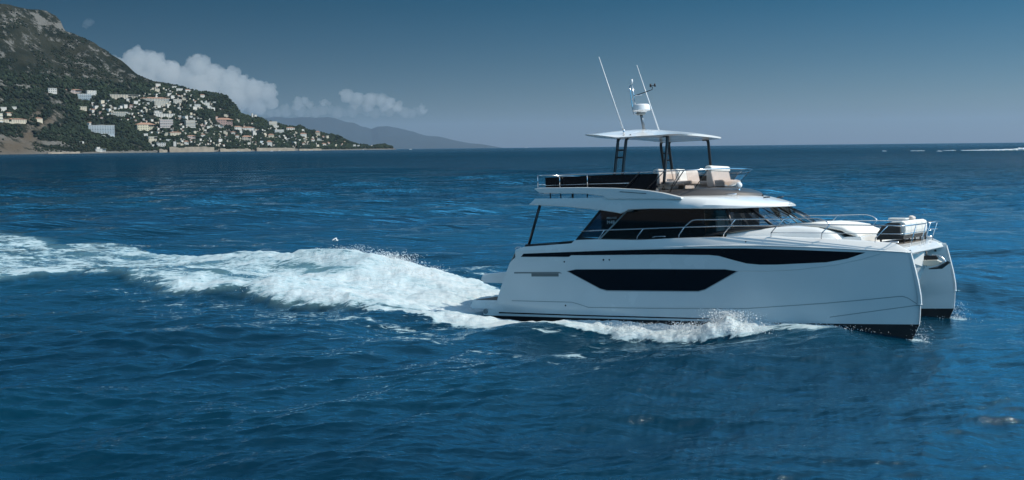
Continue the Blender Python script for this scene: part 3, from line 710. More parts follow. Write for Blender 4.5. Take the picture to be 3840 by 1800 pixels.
    for nm, ax_, az_, r_ in (('drain', 3.988, 1.982, .028), ('drain', 5.44, 2.02, .03), ('drain', 5.65, 2.018, .026), ('drain', 3.96, 0.562, .028), ('drain', 10.1, 2.46, .02), ('exhaust', 0.74, 0.33, 0.085)):
        yy = float(hull_y(ax_, az_))
        if az_ > 2.4: yy -= 0.07
        V = [(ax_ + r_ * math.cos(t), s * (yy + 0.006 + (0.03 if nm == 'exhaust' else 0)), az_ + r_ * math.sin(t)) for t in np.linspace(0, 2 * math.pi, 15)[:-1]]
        V2 = [(v[0], s * (yy - 0.03), v[2]) for v in V]
        mesh_obj(nm, V + V2, [list(range(14))] + [[i, (i + 1) % 14, (i + 1) % 14 + 14, i + 14] for i in range(14)], GREY if nm == 'exhaust' else BLKM, h)
    # moulded style lines and the spray chine
    def line(name, P, m, w_, off=0.006):
        pts = []
        for (xa, za), (xb, zb2) in zip(P[:-1], P[1:]):
            for k in range(10):
                t = k / 10; pts.append((xa + (xb - xa) * t, za + (zb2 - za) * t))
        pts.append(P[-1]); G = []
        for dz in (-w_, w_): G.append([(x, s * float(hull_y(x, z) + off * (1 if dz > 0 else 0.2)), z + dz) for x, z in pts])
        return grid_obj(name, G, m, parent=h, flip=(s > 0))
    STY = mat('style_line_grey', (0.36, 0.40, 0.41), 0.4)
    line('style_line', [(1.85, 0.705), (4.2, 0.672), (4.5, 0.6), (4.82, 0.51), (7, 0.505), (10.08, 0.525), (11.2, 0.60), (12.3, 0.675), (13.5, 0.78), (14.2, 0.848), (14.32, 0.85), (14.45, 0.80), (14.66, 0.64)], STY, 0.012)
    line('chine_line', [(12.4, 0.285), (13.0, 0.37), (13.71, 0.472), (14.72, 0.612)], STY, 0.011)
    line('crease_line', [(9.88, 1.62), (10.6, 1.60), (11.6, 1.63), (12.6, 1.74), (13.3, 1.88), (13.8, 2.02)], GEL, 0.010, 0.012)
    rb = [(float(x), s * (float(hull_y(x, rub_z(x))) + 0.004), float(rub_z(x))) for x in np.concatenate([np.linspace(8.2, 14.5, 40)])]
    tube('rub_rail', rb, 0.014, GEL, h, 6)
    # swim platform of this hull
    pl = prism('swim_platform', [(0.20, 0.705), (0.06, 0.52), (0.05, 0.47), (0.16, 0.41), (1.6, 0.41), (1.6, 0.705)], s * 1.50, s * 2.90, GEL, h, 0.02)
    prism('platform_teak', [(0.26, 1.60), (1.32, 1.60), (1.26, 2.82), (0.26, 2.82)], 0.706, 0.716, TEAK, h, axis='Z').scale = (1, s, 1)
    # mooring cleat and fairlead at the stern corner
    tube('cleat', [(2.02, s * 2.84, 2.44), (2.08, s * 2.84, 2.50), (2.2, s * 2.84, 2.50), (2.26, s * 2.84, 2.44)], 0.02, STEEL, h, 6)
    tube('cleat', [(7.1, s * 2.80, 2.68), (7.2, s * 2.80, 2.70), (7.45, s * 2.80, 2.70), (7.55, s * 2.80, 2.69)], 0.012, STEEL, h, 6)
    box('fender_eye', (12.45, s * (float(hull_y(12.45, 2.1)) + 0.005), 2.18), (0.04, 0.03, 0.10), GEL, h, 0.008) if False else None

# --- between the hulls
prism('bridge_deck', [(2.0, 1.05), (12.9, 1.05), (12.9, 2.28), (4.3, 2.28), (4.3, 1.78), (2.0, 1.78)], -1.75, 1.75, GEL)
V = [(14.41, 0, 1.96), (14.39, 0, 1.5), (14.22, 0, 1.08), (13.7, 0, 0.95), (12.6, 0, 0.9)]
Lp = [(13.9, -2.05, 1.96), (13.6, -1.95, 1.5), (13.2, -1.8, 1.15), (12.9, -1.7, 1.05), (12.6, -1.6, 1.0)]
G = [Lp, V, mir(Lp, -1)]
grid_obj('nacelle', G, GEL, smooth=False)
prism('bow_beam', [(13.6, 1.70), (13.95, 1.88), (14.44, 1.955), (14.47, 1.99), (14.44, 2.05), (14.30, 2.15), (14.12, 2.22), (14.0, 2.235), (13.6, 2.22)], -2.22, 2.22, GEL, bv=0.02)
prism('foredeck', [(4.3, 2.20), (13.7, 2.20), (13.7, 2.232), (12.6, 2.30), (9.0, 2.50), (4.3, 2.50)], -2.3, 2.3, DECKW)
prism('bow_floor', [(12.5, -1.6), (13.9, -1.85), (14.05, -1.5), (14.12, 0), (14.05, 1.5), (13.9, 1.85), (12.5, 1.6)], 2.236, 2.262, TEAK, axis='Z')
for s in (-1, 1):
    prism('bow_corner', [(13.6, 2.0), (14.50, 2.24), (14.50, 2.18), (14.2, 1.75), (13.6, 1.6)] if False else [(13.3, 1.9), (14.46, 2.22), (14.40, 2.0), (13.9, 1.75), (13.3, 1.7)], 2.0, 2.10, GEL, axis='Z', bv=0.02).scale = (1, s, 1)

# coachroof ahead of the windscreen
sec = [(9.3, 2.30, 2.72), (10.0, 2.28, 2.79), (10.6, 2.12, 2.83), (11.2, 1.92, 2.84), (11.8, 1.82, 2.78), (12.15, 1.76, 2.68), (12.36, 1.68, 2.60), (12.5, 1.62, 2.46), (12.56, 1.58, 2.28)]
G = []
for x, hw, zt in sec:
    row = [(x + 0.02, -hw - 0.05, 2.26), (x, -hw, min(zt - 0.10, 2.62)), (x, -hw + 0.06, zt - 0.06), (x, -hw + 0.16, zt - 0.01)]
    row += [(x, y * (hw - 0.16), zt + 0.05 * (1 - y * y)) for y in np.linspace(-0.9, 0.9, 9)]
    row += [(p[0], -p[1], p[2]) for p in reversed(row[:4])]
    G.append(row)
o = grid_obj('coachroof', G, GEL, flip=True); o.modifiers.new('split', 'EDGE_SPLIT').split_angle = math.radians(40)
# sun pad on the coachroof
G = []
for x, hw, zt in [(10.95, .2, 2.84), (11.0, 1.35, 2.91), (11.6, 1.5, 2.92), (12.1, 1.5, 2.86), (12.5, 1.48, 2.78), (12.62, 1.45, 2.70), (12.86, 1.4, 2.60), (12.95, 1.38, 2.50)]:
    G.append([(x, -hw, zt - 0.09)] + [(x, y * (hw - 0.04), zt) for y in (-1, -.5, 0, .5, 1)] + [(x, hw, zt - 0.09)])
grid_obj('sun_pad', G, CUSHW, flip=True, thick=0.12)
prism('sun_pad_base', [(12.3, 2.26), (13.05, 2.26), (13.0, 2.48), (12.4, 2.48)], -1.4, 1.4, GEL, bv=0.02)
V = []
for t in np.linspace(0, 2 * math.pi, 17)[:-1]: V.append((11.2 + 0.24 * math.cos(t), -0.9 + 0.22 * math.sin(t)))
prism('deck_hatch', V, 2.84, 2.925, mat('hatch_glass', (0.10, 0.11, 0.12), 0.15), axis='Z', bv=0.01)

# bow sofa facing forward
bs = empty('bow_sofa', (0, 0, 0), YACHT)
prism('sofa_end', [(13.36, 2.50), (13.52, 2.74), (13.70, 2.84), (14.02, 2.82), (14.04, 2.46), (13.40, 2.46)], -1.16, -1.04, CUSHD, bs, 0.02)
prism('sofa_end', [(13.36, 2.50), (13.52, 2.74), (13.70, 2.84), (14.02, 2.82), (14.04, 2.46), (13.40, 2.46)], 1.56, 1.68, CUSHD, bs, 0.02)
prism('sofa_frame', [(13.36, 2.36), (14.10, 2.36), (14.12, 2.47), (13.38, 2.48)], -1.15, 1.67, CUSHD, bs, 0.01)
for k in range(4):
    y0 = -1.05 + k * 0.665
    prism('sofa_cushion', [(13.55, 2.46), (14.13, 2.46), (14.16, 2.60), (14.15, 2.82), (14.05, 2.87), (13.75, 2.86), (13.62, 2.74)], y0, y0 + 0.645, CUSHW, bs, 0.035)
for y in (-1.02, -0.38, 0.3, 0.95, 1.6):
    tube('sofa_leg', [(14.08, y, 2.24), (14.09, y, 2.40)], 0.022, BLKM, bs)
box('sofa_leg', (13.45, -1.0, 2.31), (.05, .05, .14), BLKM, bs); box('sofa_leg', (13.45, 1.5, 2.31), (.05, .05, .14), BLKM, bs)
# anchor gear under the bow beam
an = empty('anchor_gear', (0, 0, 0), YACHT)
prism('bow_roller', [(14.2, 1.70), (14.75, 1.70), (14.86, 1.64), (14.80, 1.57), (14.6, 1.52), (14.2, 1.58)], -0.11, 0.11, mat('roller_cream', (0.72, 0.66, 0.55), 0.4), an, 0.01)
prism('anchor_stock', [(14.30, 1.71), (14.30, 1.80), (14.45, 1.84), (14.72, 1.82), (14.78, 1.76), (14.74, 1.71)], -0.05, 0.05, BLKM, an, 0.01)
tube('anchor_shank', smooth_path([(14.60, 0, 1.84), (14.80, 0, 1.82), (14.93, 0, 1.70), (15.0, 0, 1.56)]), 0.022, STEEL, an)
V = [(14.50, 0, 1.43), (14.78, -0.16, 1.50), (15.06, -0.13, 1.66), (15.10, 0, 1.62), (15.06, 0.13, 1.66), (14.78, 0.16, 1.50), (14.86, 0, 1.44)]
mesh_obj('anchor_fluke', V, [(0, 6, 1), (1, 6, 3, 2), (6, 0, 5), (3, 6, 5, 4)], mat('anchor_steel', (0.10, 0.11, 0.12), 0.35, metal=0.8), an).modifiers.new('s', 'SOLIDIFY').thickness = 0.03
tube('anchor_post', [(14.455, 0, 1.96), (14.44, 0, 1.52)], 0.018, BLKM, an)
box('bow_light', (14.25, 2.12, 1.87), (.06, .03, .06), BLKM, YACHT, 0.01)

# cockpit at the stern
prism('cockpit_floor', [(1.9, 1.79), (4.4, 1.79), (4.4, 1.83), (1.9, 1.83)], -2.6, 2.6, TEAK)
for s in (-1, 1): prism('bulwark_cap', [(2.38, 2.50), (3.62, 2.545), (3.62, 2.575), (2.44, 2.585)], s * 2.62, s * 2.84, BLKM, bv=0.008)
box('aft_sofa', (2.3, 0, 2.12), (0.55, 3.6, 0.55), CUSHD, bv=0.05); box('aft_sofa_back', (2.12, 0, 2.42), (0.18, 3.6, 0.28), CUSHD, bv=0.05)
box('cockpit_table', (3.7, -0.3, 2.48), (1.0, 1.6, 0.05), mat('walnut', (0.10, 0.055, 0.03), 0.4)); tube('table_leg', [(3.7, -0.3, 1.83), (3.7, -0.3, 2.46)], 0.06, STEEL)
prism('transom_wall', [(1.9, 1.0), (2.14, 1.0), (2.14, 2.34), (2.0, 2.34)], -1.8, 1.8, GEL, bv=0.02)
tp = prism('tender_platform', [(-0.52, 1.50), (-0.62, 1.32), (-0.48, 1.19), (1.9, 1.12), (1.9, 1.58), (0.45, 1.57)], -1.30, 1.30, GEL, bv=0.025)
prism('platform_teak', [(-0.48, -1.22), (1.85, -1.22), (1.85, 1.22), (-0.48, 1.22)], 1.50, 1.515, TEAK, tp, axis='Z').rotation_euler = (0, math.radians(-1.8), 0)
for s in (-1, 1): tube('roof_post', [(2.98, s * 2.66, 3.90), (2.46, s * 2.70, 2.53)], 0.048, BLKM, n=10)

# --- cabin glazing
AFT = [(4.03, 2.655), (5.01, 3.62), (5.74, 3.50), (6.02, 3.62), (9.5, 3.50), (9.5, 2.70), (9.03, 2.66), (8.6, 2.58), (6.25, 2.55), (4.86, 2.54)]
for s in (-1, 1):
    cs = empty('cabin_side', (0, 0, 0), YACHT)
    # aft quarter light: frame and clear pane
    prism('quarter_frame', [(4.03, 2.655), (5.01, 3.62), (5.10, 3.62), (4.14, 2.655)], s * 2.235, s * 2.275, BLKM, cs)
    prism('quarter_frame', [(4.10, 2.655), (4.84, 2.56), (4.90, 2.68), (4.22, 2.755)], s * 2.236, s * 2.274, BLKM, cs)
    prism('quarter_pane', [(4.20, 2.75), (5.03, 3.56), (5.03, 2.72)], s * 2.246, s * 2.254, glass_mat('quarter_glass', (0.30, 0.36, 0.42), 0.8), cs)
    prism('side_window', [(5.035, 3.60), (5.74, 3.50), (6.02, 3.62), (8.62, 3.60), (8.62, 2.56), (4.86, 2.54), (4.88, 2.70), (5.035, 2.70)], s * 2.24, s * 2.262, GLSD, cs)
    prism('mullion', [(4.83, 2.585), (4.89, 2.585), (6.06, 3.56), (5.99, 3.56)], s * 2.264, s * 2.282, mat('mullion_shaded_white', (0.35, 0.38, 0.40), 0.35), cs)  # white mullion, its shade put into the blue-grey colour
    prism('lower_trim', [(8.3, 2.56), (8.62, 2.60), (9.10, 2.70), (9.55, 2.76), (9.55, 2.84), (9.1, 2.80), (8.62, 2.70)], s * 2.25, s * 2.27, BLKM, cs)
BASE = [(8.6, -2.25, 2.66), (9.05, -2.25, 2.74), (9.5, -2.23, 2.80), (10.0, -2.15, 2.84), (10.35, -2.02, 2.85), (10.6, -1.80, 2.86), (10.78, -1.4, 2.87), (10.92, -0.8, 2.88), (10.98, 0, 2.88)]
TOP = [(8.6, -2.25, 3.54), (8.95, -2.18, 3.52), (9.25, -2.08, 3.50), (9.45, -1.95, 3.49), (9.62, -1.80, 3.48), (9.77, -1.60, 3.48), (9.90, -1.2, 3.48), (10.0, -0.65, 3.48), (10.04, 0, 3.48)]
BASE = BASE + mir(BASE[-2::-1], -1); TOP = TOP + mir(TOP[-2::-1], -1)
ws = grid_obj('windscreen', [BASE, TOP], GLS, smooth=False)
def along(i, t, off=0.02):
    a = Vector(BASE[i]); b = Vector(TOP[i]); return a + (b - a) * t
for i in (2, 5, 11, 14): tube('pillar', [tuple(along(i, -0.02)), tuple(along(i, 0.98))], 0.045, BLKM, ws, 6)
tube('pillar', [tuple(along(8, 0)), tuple(along(8, 1.0))], 0.025, BLKM, ws, 6)
tube('screen_base', [tuple(Vector(p) + Vector((0.01, 0, -0.0))) for p in BASE], 0.05, BLKM, ws, 6)
for i, dx in ((6, -0.0), (7, 0), (9, 0), (10, 0)):
    a = along(i, 0.02) + Vector((0.06, 0, 0.03)); b = along(i, 0.75) + Vector((0.05, 0.0, 0.04))
    tube('wiper', [tuple(a), tuple((a + b) / 2 + Vector((0.03, 0, 0.03))), tuple(b)], 0.014, BLKM, ws, 6)
    tube('wiper', [tuple(b + Vector((0.1, 0.1, -0.12))), tuple(b + Vector((-0.12, -0.12, 0.12)))], 0.012, BLKM, ws, 6)
# inside the cabin
inn = empty('cabin_interior', (0, 0, 0), YACHT)
prism('floor', [(4.4, 2.30), (10.4, 2.30), (10.4, 2.52), (4.4, 2.52)], -2.15, 2.15, INTER, inn)
prism('aft_bulkhead', [(5.0, 2.5), (5.06, 2.5), (5.5, 3.55), (5.4, 3.55)], -2.1, 2.1, GLSD, inn)
prism('dashboard', [(9.3, 2.5), (10.6, 2.5), (10.7, 2.84), (9.9, 2.86), (9.4, 2.78)], -1.7, 1.7, INTER, inn, 0.03)
for y in (-1.0, -0.3):
    box('helm_seat', (8.8, y, 2.72), (.5, .5, .16), CUSH, inn, 0.04); box('helm_seat', (8.58, y, 2.98), (.12, .5, .5), CUSH, inn, 0.04)
box('galley', (6.9, 1.3, 2.9), (2.6, 1.0, 0.8), INTER, inn, 0.03)
box('locker', (6.6, -1.5, 2.78), (2.8, 0.8, 0.6), INTER, inn, 0.03)
tube('steering_wheel', [(9.28 + 0.03 * math.sin(t), -1.0 + 0.2 * math.cos(t), 2.95 + 0.2 * math.sin(t)) for t in np.linspace(0, 2 * math.pi, 15)], 0.02, BLKM, inn, 6)
# lettering on the aft side glass
for txt, size, x, z in (('PRESTIGE', 0.085, 5.24, 3.30), ('M48', 0.155, 5.24, 3.14)):
    cu = bpy.data.curves.new('lettering', 'FONT'); cu.body = txt; cu.size = size; cu.extrude = 0.002; cu.space_character = 1.05
    cu.materials.append(LETT)
    tmp = bpy.data.objects.new('tmp', cu); me_ = bpy.data.meshes.new_from_object(tmp); bpy.data.objects.remove(tmp)
    to = bpy.data.objects.new('lettering', me_); COL.objects.link(to); to.parent = YACHT
    to.location = (x, -2.268, z); to.rotation_euler = (math.radians(90), 0, 0)

# --- roof / flybridge deck
def roof_w(x): return float(np.interp(x, [2.6, 8.0, 8.6, 9.2, 9.7, 10.05, 10.3, 10.45, 10.52], [2.75, 2.72, 2.60, 2.35, 2.0, 1.6, 1.1, 0.6, 0.1]))
def roof_zb(x): return float(np.interp(x, [2.6, 4.08, 5.28, 5.74, 5.99, 6.13, 6.27, 7.1, 9.6, 10.5], [3.89, 3.745, 3.59, 3.51, 3.455, 3.50, 3.565, 3.555, 3.44, 3.44]))
def roof_zt(x): return float(np.interp(x, [2.6, 2.64, 2.82, 3.7, 4.8, 5.55, 6.5, 8.1, 9.0, 9.8, 10.3, 10.52], [3.93, 3.95, 4.084, 4.045, 4.01, 3.99, 3.96, 3.86, 3.78, 3.64, 3.54, 3.50]))
xs = sorted(set([2.6, 2.64, 2.7, 2.82] + list(np.linspace(2.9, 10.3, 60)) + [5.99, 6.13, 6.27, 10.2, 10.35, 10.42, 10.48, 10.52]))
G = []
for x in xs:
    hw, zb, zt = roof_w(x), roof_zb(x), roof_zt(x)
    fs = float(np.interp(x, [7.6, 9.2], [0.03, 0.30]))         # the side leans in towards the front
    zb_in = max(zb, 3.50) if x > 4.2 else zb
    crown = float(np.interp(x, [2.6, 6, 8, 9.5, 10.5], [0.0, 0.02, 0.10, 0.14, 0.05]))
    half = [(x, -(hw - 0.02), zb), (x, -hw, zb + 0.02), (x, -hw, zb + 0.35 * (zt - zb)), (x, -(hw - fs * 0.5), zb + 0.82 * (zt - zb)), (x, -(hw - fs), zt)]
    top = [(x, -(hw - fs) * c, zt + crown * (1 - c * c)) for c in (0.9, 0.75, 0.5, 0.25, 0)]
    up = half + top + [(p[0], -p[1], p[2]) for p in reversed(half + top[:-1])]
    bot = [(x, hw - 0.10, zb), (x, hw * 0.9 - 0.05, zb_in + 0.0), (x, 0, zb_in), (x, -hw * 0.9 + 0.05, zb_in), (x, -(hw - 0.10), zb)]
    G.append(up + bot + [up[0]])
o = grid_obj('roof', G, GEL); o.modifiers.new('split', 'EDGE_SPLIT').split_angle = math.radians(32)
ROOF = o
n = len(G[0]) - 1
for idx in (0, -1):
    mesh_obj('roof_end', G[idx][:-1], [list(range(n))], GEL, ROOF)
for s in (-1, 1):   # upper wing band with the long slot beneath it
    wp = [(2.81, 4.405), (3.01, 4.262), (3.9, 4.195), (4.77, 4.138), (5.40, 4.035), (5.55, 3.93), (8.10, 3.80), (8.10, 3.862), (7.5, 4.025), (7.03, 4.12), (6.57, 4.19), (5.76, 4.275), (4.64, 4.355), (3.3, 4.42), (3.0, 4.43)]
    wg = prism('side_wing', wp, s * 2.52, s * 2.754, GEL, ROOF, 0.02)
    prism('wing_slot', [(6.0, 4.13), (6.05, 4.15), (6.95, 4.045), (6.93, 4.02)], s * 2.752, s * 2.762, GREY, wg)
    for x in (3.35, 3.75, 4.2, 4.75): tube('slot_post', [(x, s * 2.6, roof_zt(x) - .02), (x, s * 2.6, 4.3)], 0.02 if x != 4.2 else 0.035, BLKM, ROOF, 6)
prism('fly_floor', [(3.0, 4.24), (6.4, 4.10), (6.4, 4.16), (3.0, 4.38)], -2.45, 2.45, DECKW)
# dark forward fairing below the screen
G = []
for x, hw, zt in [(6.6, 2.42, 4.14), (7.2, 2.30, 4.14), (7.8, 2.0, 4.15), (8.3, 1.62, 4.15), (8.7, 1.3, 4.12), (9.0, 1.05, 4.05), (9.3, 0.7, 3.98), (9.5, 0.3, 3.93), (9.62, 0.02, 3.86)]:
    zb = roof_zt(x) - 0.02
    G.append([(x + 0.05, -hw - 0.30, zb), (x, -hw - 0.1, zb + 0.55 * (zt - zb)), (x, -hw, zt - 0.02), (x, -hw * .7, zt), (x, 0, zt + 0.02), (x, hw * .7, zt), (x, hw, zt - 0.02), (x, hw + 0.1, zb + 0.55 * (zt - zb)), (x + 0.05, hw + 0.30, zb)])
fa = grid_obj('fairing', G, PODM, flip=False); fa.modifiers.new('sub', 'SUBSURF').render_levels = 1
# black side coaming and the smoked screen
for s in (-1, 1):
    prism('side_coaming', [(3.02, 4.44), (3.02, 4.77), (5.3, 4.72), (7.15, 4.64), (7.05, 4.12), (6.6, 4.17), (5.3, 4.28)], s * 2.30, s * 2.36, BLK, bv=0.004)
sb = [(7.06, -2.33, 4.13), (7.3, -2.27, 4.12), (7.5, -2.20, 4.13), (7.8, -1.95, 4.14), (8.05, -1.6, 4.15), (8.3, -1.0, 4.16), (8.48, 0, 4.17)]
stp = [(7.15, -2.38, 4.62), (7.5, -2.36, 4.60), (7.85, -2.32, 4.60), (8.2, -2.1, 4.60), (8.48, -1.7, 4.60), (8.75, -1.0, 4.62), (8.98, 0, 4.63)]
sb = sb + mir(sb[-2::-1], -1); stp = stp + mir(stp[-2::-1], -1)
sc_ = grid_obj('smoked_windscreen', [sb, stp], SMOKE, smooth=False)
for i in (2, 4, 8, 10):
    tube('screen_stay', [tuple(Vector(sb[i])), tuple(Vector(stp[i]) + (Vector(stp[i]) - Vector(sb[i])) * 0.15)], 0.012, BLKM, sc_, 6)
rail = [(2.78, -2.44, 4.86), (3.64, -2.45, 4.83), (4.7, -2.45, 4.79), (6.5, -2.45, 4.72), (7.3, -2.46, 4.70), (8.0, -2.36, 4.68), (8.35, -2.15, 4.68), (8.62, -1.7, 4.69), (8.9, -1.0, 4.70), (9.08, 0, 4.70)]
rail = smooth_path(rail, 4); rail = rail + mir(rail[-2::-1], -1)
fr = tube('flybridge_rail', [rail], 0.019, STEEL)
for s in (-1, 1):
    for x, z0, z1 in ((2.78, 4.45, 4.86), (3.64, 4.42, 4.83), (4.69, 4.36, 4.79)): tube('stanchion', [(x, s * 2.45, z0), (x, s * 2.45, z1)], 0.016, STEEL, fr, 6)
    tube('stanchion', [(6.08, s * 2.46, 4.28), (6.6, s * 2.46, 4.72)], 0.016, BLKM, fr, 6)
    tube('stanchion', [(6.8, s * 2.46, 4.16), (7.45, s * 2.46, 4.70)], 0.014, BLKM, fr, 6)
    tube('stanchion', [(7.55, s * 2.36, 4.05), (8.05, s * 2.36, 4.68)], 0.016, BLKM, fr, 6)
    tube('lower_rail', [(3.03, s * 2.40, 4.51), (4.7, s * 2.40, 4.46), (6.2, s * 2.40, 4.40)], 0.010, STEEL, fr, 6)
tube('stern_rail', [[(2.80, -2.44, 4.86), (2.80, 2.44, 4.86)], [(2.8, -2.44, 4.55), (2.8, 2.44, 4.55)]], 0.014, STEEL, fr, 6)
# flybridge seating
fs = empty('flybridge_sofa', (0, 0, 0), YACHT)
box('seat', (7.2, -0.2, 4.33), (0.75, 3.2, 0.16), CUSH, fs, 0.05); box('seat_base', (7.2, -0.2, 4.20), (0.7, 3.1, 0.12), CUSH, fs, 0.02)
for k in range(3): box('back_cushion', (6.86, -1.35 + k * 1.05, 4.55), (0.18, 1.0, 0.52), CUSH, fs, 0.05, ('Y', math.radians(-10)))
box('seat', (7.55, -1.5, 4.32), (1.0, 0.6, 0.14), CUSH, fs, 0.05)
hs = empty('helm_seats', (0, 0, 0), YACHT)
prism('seat_back', [(7.92, 4.16), (8.22, 4.16), (8.12, 4.42), (8.06, 4.72), (7.90, 4.72), (7.88, 4.4)], -0.35, 1.15, CUSH, hs, 0.04)
prism('seat', [(8.0, 4.16), (8.5, 4.16), (8.5, 4.34), (8.42, 4.40), (8.0, 4.40)], -0.30, 1.10, CUSH, hs, 0.04)
prism('headrest', [(7.86, 4.70), (8.10, 4.70), (8.09, 4.84), (8.02, 4.87), (7.88, 4.86)], -0.38, 1.18, CUSHW, hs, 0.03)
prism('seat_back', [(7.22, 4.2), (7.42, 4.2), (7.34, 4.78), (7.22, 4.80)], -1.25, -0.65, CUSHW, hs, 0.04)
# searchlight and horn
sl_ = empty('searchlight', (0, 0, 0), YACHT)
V = [(9.02, -0.62, 4.07)]
bm = bmesh.new(); bmesh.ops.create_uvsphere(bm, u_segments=16, v_segments=10, radius=0.10); bmesh.ops.translate(bm, verts=bm.verts, vec=(9.10, -0.62, 4.17))
me = bpy.data.meshes.new('lamp_head'); bm.to_mesh(me); bm.free(); me.polygons.foreach_set('use_smooth', [True] * len(me.polygons)); me.materials.append(WHT)
lo = bpy.data.objects.new('lamp_head', me); COL.objects.link(lo); lo.parent = sl_
tube('lamp_neck', [(9.08, -0.62, 3.90), (9.09, -0.62, 4.1)], 0.045, STEEL, sl_)
tube('horn', [(8.95, -1.35, 3.90), (9.3, -1.35, 3.885)], 0.022, STEEL)
for x, y in ((9.85, -0.55), (9.9, 0.5)): tube('roof_fitting', [(x, y, roof_zt(x) + .12), (x + 0.2, y + .03, roof_zt(x) + .125)], 0.02, BLKM)

# --- hardtop
ht = empty('hardtop', (0, 0, 0), YACHT)
def edge_z(x): return float(np.interp(x, [4.05, 4.2, 4.7, 5.1, 5.45, 6.2, 6.9, 7.4, 7.8], [6.15, 6.13, 6.06, 5.98, 5.91, 5.89, 5.865, 5.86, 5.84]))
def ctr_z(x): return float(np.interp(x, [4.05, 4.4, 5.0, 5.6, 6.3, 7.0, 7.5, 7.8], [6.16, 6.21, 6.25, 6.24, 6.15, 6.04, 5.95, 5.87]))
def ht_w(x): return float(np.interp(x, [4.05, 4.12, 4.3, 4.7, 7.2, 7.55, 7.75, 7.82], [1.30, 1.48, 1.62, 1.72, 1.72, 1.60, 1.40, 1.15]))
G = []
for x in [4.05, 4.08, 4.12, 4.2, 4.3, 4.5, 4.7, 4.9, 5.1, 5.3, 5.45, 5.7, 6, 6.4, 6.8, 7.2, 7.4, 7.55, 7.65, 7.75, 7.8, 7.82]:
    w_, ez, cz = ht_w(x), edge_z(x), ctr_z(x)
    top = [(x, w_ * y, ez + 0.02 + (cz - ez) * (1 - abs(y) ** 2.2)) for y in np.linspace(-1, 1, 17)]
    bot = [(x, w_ * y * 0.97, ez - 0.025 + (min(cz, 6.0) - ez) * 0.25 * (1 - abs(y) ** 3)) for y in np.linspace(1, -1, 13)]
    G.append(top + bot + [top[0]])
o = grid_obj('top_panel', G, GEL, parent=ht); o.modifiers.new('split', 'EDGE_SPLIT').split_angle = math.radians(45)
k = len(G[0]) - 1; mesh_obj('panel_end', G[0][:k], [list(range(k))], GEL, o); mesh_obj('panel_end', G[-1][:k], [list(range(k))], GEL, o)
for s in (-1, 1):
    tube('leg', smooth_path([(5.62, s * 1.50, 5.98), (5.42, s * 1.56, 5.88), (5.39, s * 1.62, 5.6), (5.37, s * 1.98, 4.32)], 4), 0.05, BLKM, ht, 8)
    tube('leg', smooth_path([(5.86, s * 1.50, 5.98), (5.72, s * 1.57, 5.86), (5.69, s * 1.63, 5.6), (5.66, s * 1.98, 4.28)], 4), 0.05, BLKM, ht, 8)
    tube('rung', [(5.40, s * 1.68, 5.52), (5.69, s * 1.68, 5.50)], 0.03, BLKM, ht, 6); tube('rung', [(5.40, s * 1.75, 5.28), (5.68, s * 1.75, 5.26)], 0.03, BLKM, ht, 6)
    tube('leg', smooth_path([(7.0, s * 1.50, 5.86), (7.14, s * 1.56, 5.84), (7.17, s * 1.62, 5.6), (7.12, s * 1.92, 4.15)], 4), 0.05, BLKM, ht, 8)
for s in (-1, 1):
    aa = empty('whip_antenna', (0, 0, 0), YACHT)
    x0, x1 = 5.50, 4.70
    y_ = 1.35 * s; zt0 = 6.12
    tube('whip', [(x0, y_, zt0 + 0.05), ((x0 + x1) / 2, y_, 7.4), (x1, y_, 8.68)], [0.024, 0.019, 0.011], WHT, aa)
    tube('antenna_base', [(x0 + 0.01, y_, zt0 - 0.06), (x0, y_, zt0 + 0.10)], 0.03, STEEL, aa)
mm = empty('radar_mast', (0, 0, 0), YACHT)
tube('mast_pole', [(5.56, 0, 6.25), (5.47, 0, 6.85)], 0.05, mat('mast_grey', (0.20, 0.22, 0.24), 0.4, metal=0.6), mm, 10)
def disc(name, prof, c, m, par):
    V = []; F = []; n = 24
    for r, z in prof:
        for k in range(n): t = 2 * math.pi * k / n; V.append((c[0] + r * math.cos(t), c[1] + r * math.sin(t), c[2] + z))
    for i in range(len(prof) - 1):
        for k in range(n): F.append((i * n + k, i * n + (k + 1) % n, (i + 1) * n + (k + 1) % n, (i + 1) * n + k))
    F.append(list(range(n))[::-1]); F.append([(len(prof) - 1) * n + k for k in range(n)])
    return mesh_obj(name, V, F, m, par, True)
rd = disc('radar_dome', [(0.15, -0.06), (0.20, -0.01), (0.285, 0.0), (0.30, 0.015), (0.295, 0.03), (0.283, 0.17), (0.265, 0.20), (0.22, 0.215), (0.05, 0.22)], (5.50, 0, 6.90), WHT, mm)
rd.modifiers.new('split', 'EDGE_SPLIT').split_angle = math.radians(50)
disc('radar_foot', [(0.13, -0.14), (0.17, -0.07)], (5.47, 0, 6.90), GREY, mm)
tube('mast_frame', smooth_path([(5.45, 0, 6.80), (5.28, 0, 6.80), (5.20, 0, 6.86), (5.15, 0, 7.1), (5.09, 0, 7.78)], 4), 0.018, STEEL, mm)
tube('mast_frame', [[(5.28, 0, 7.0), (5.24, 0, 7.4), (5.19, 0, 7.78), (5.10, 0, 7.80)], [(5.14, 0, 7.30), (5.24, 0, 7.42), (5.32, 0, 7.45), (5.54, 0, 7.44)]], 0.015, STEEL, mm)
tube('mast_light', [(5.18, 0, 7.84), (5.18, 0, 8.0)], 0.035, WHT, mm)
tube('wind_arm', [(5.24, 0, 7.44), (5.45, 0, 7.47), (5.70, 0, 7.52), (5.93, 0, 7.57), (5.94, 0, 7.66)], 0.014, BLKM, mm, 6)
for x, y in ((5.86, 0.04), (5.90, -0.05), (6.02, 0.03)): tube('wind_sensor', [(x, y, 7.66), (x, y, 7.76)], 0.032, BLKM, mm)
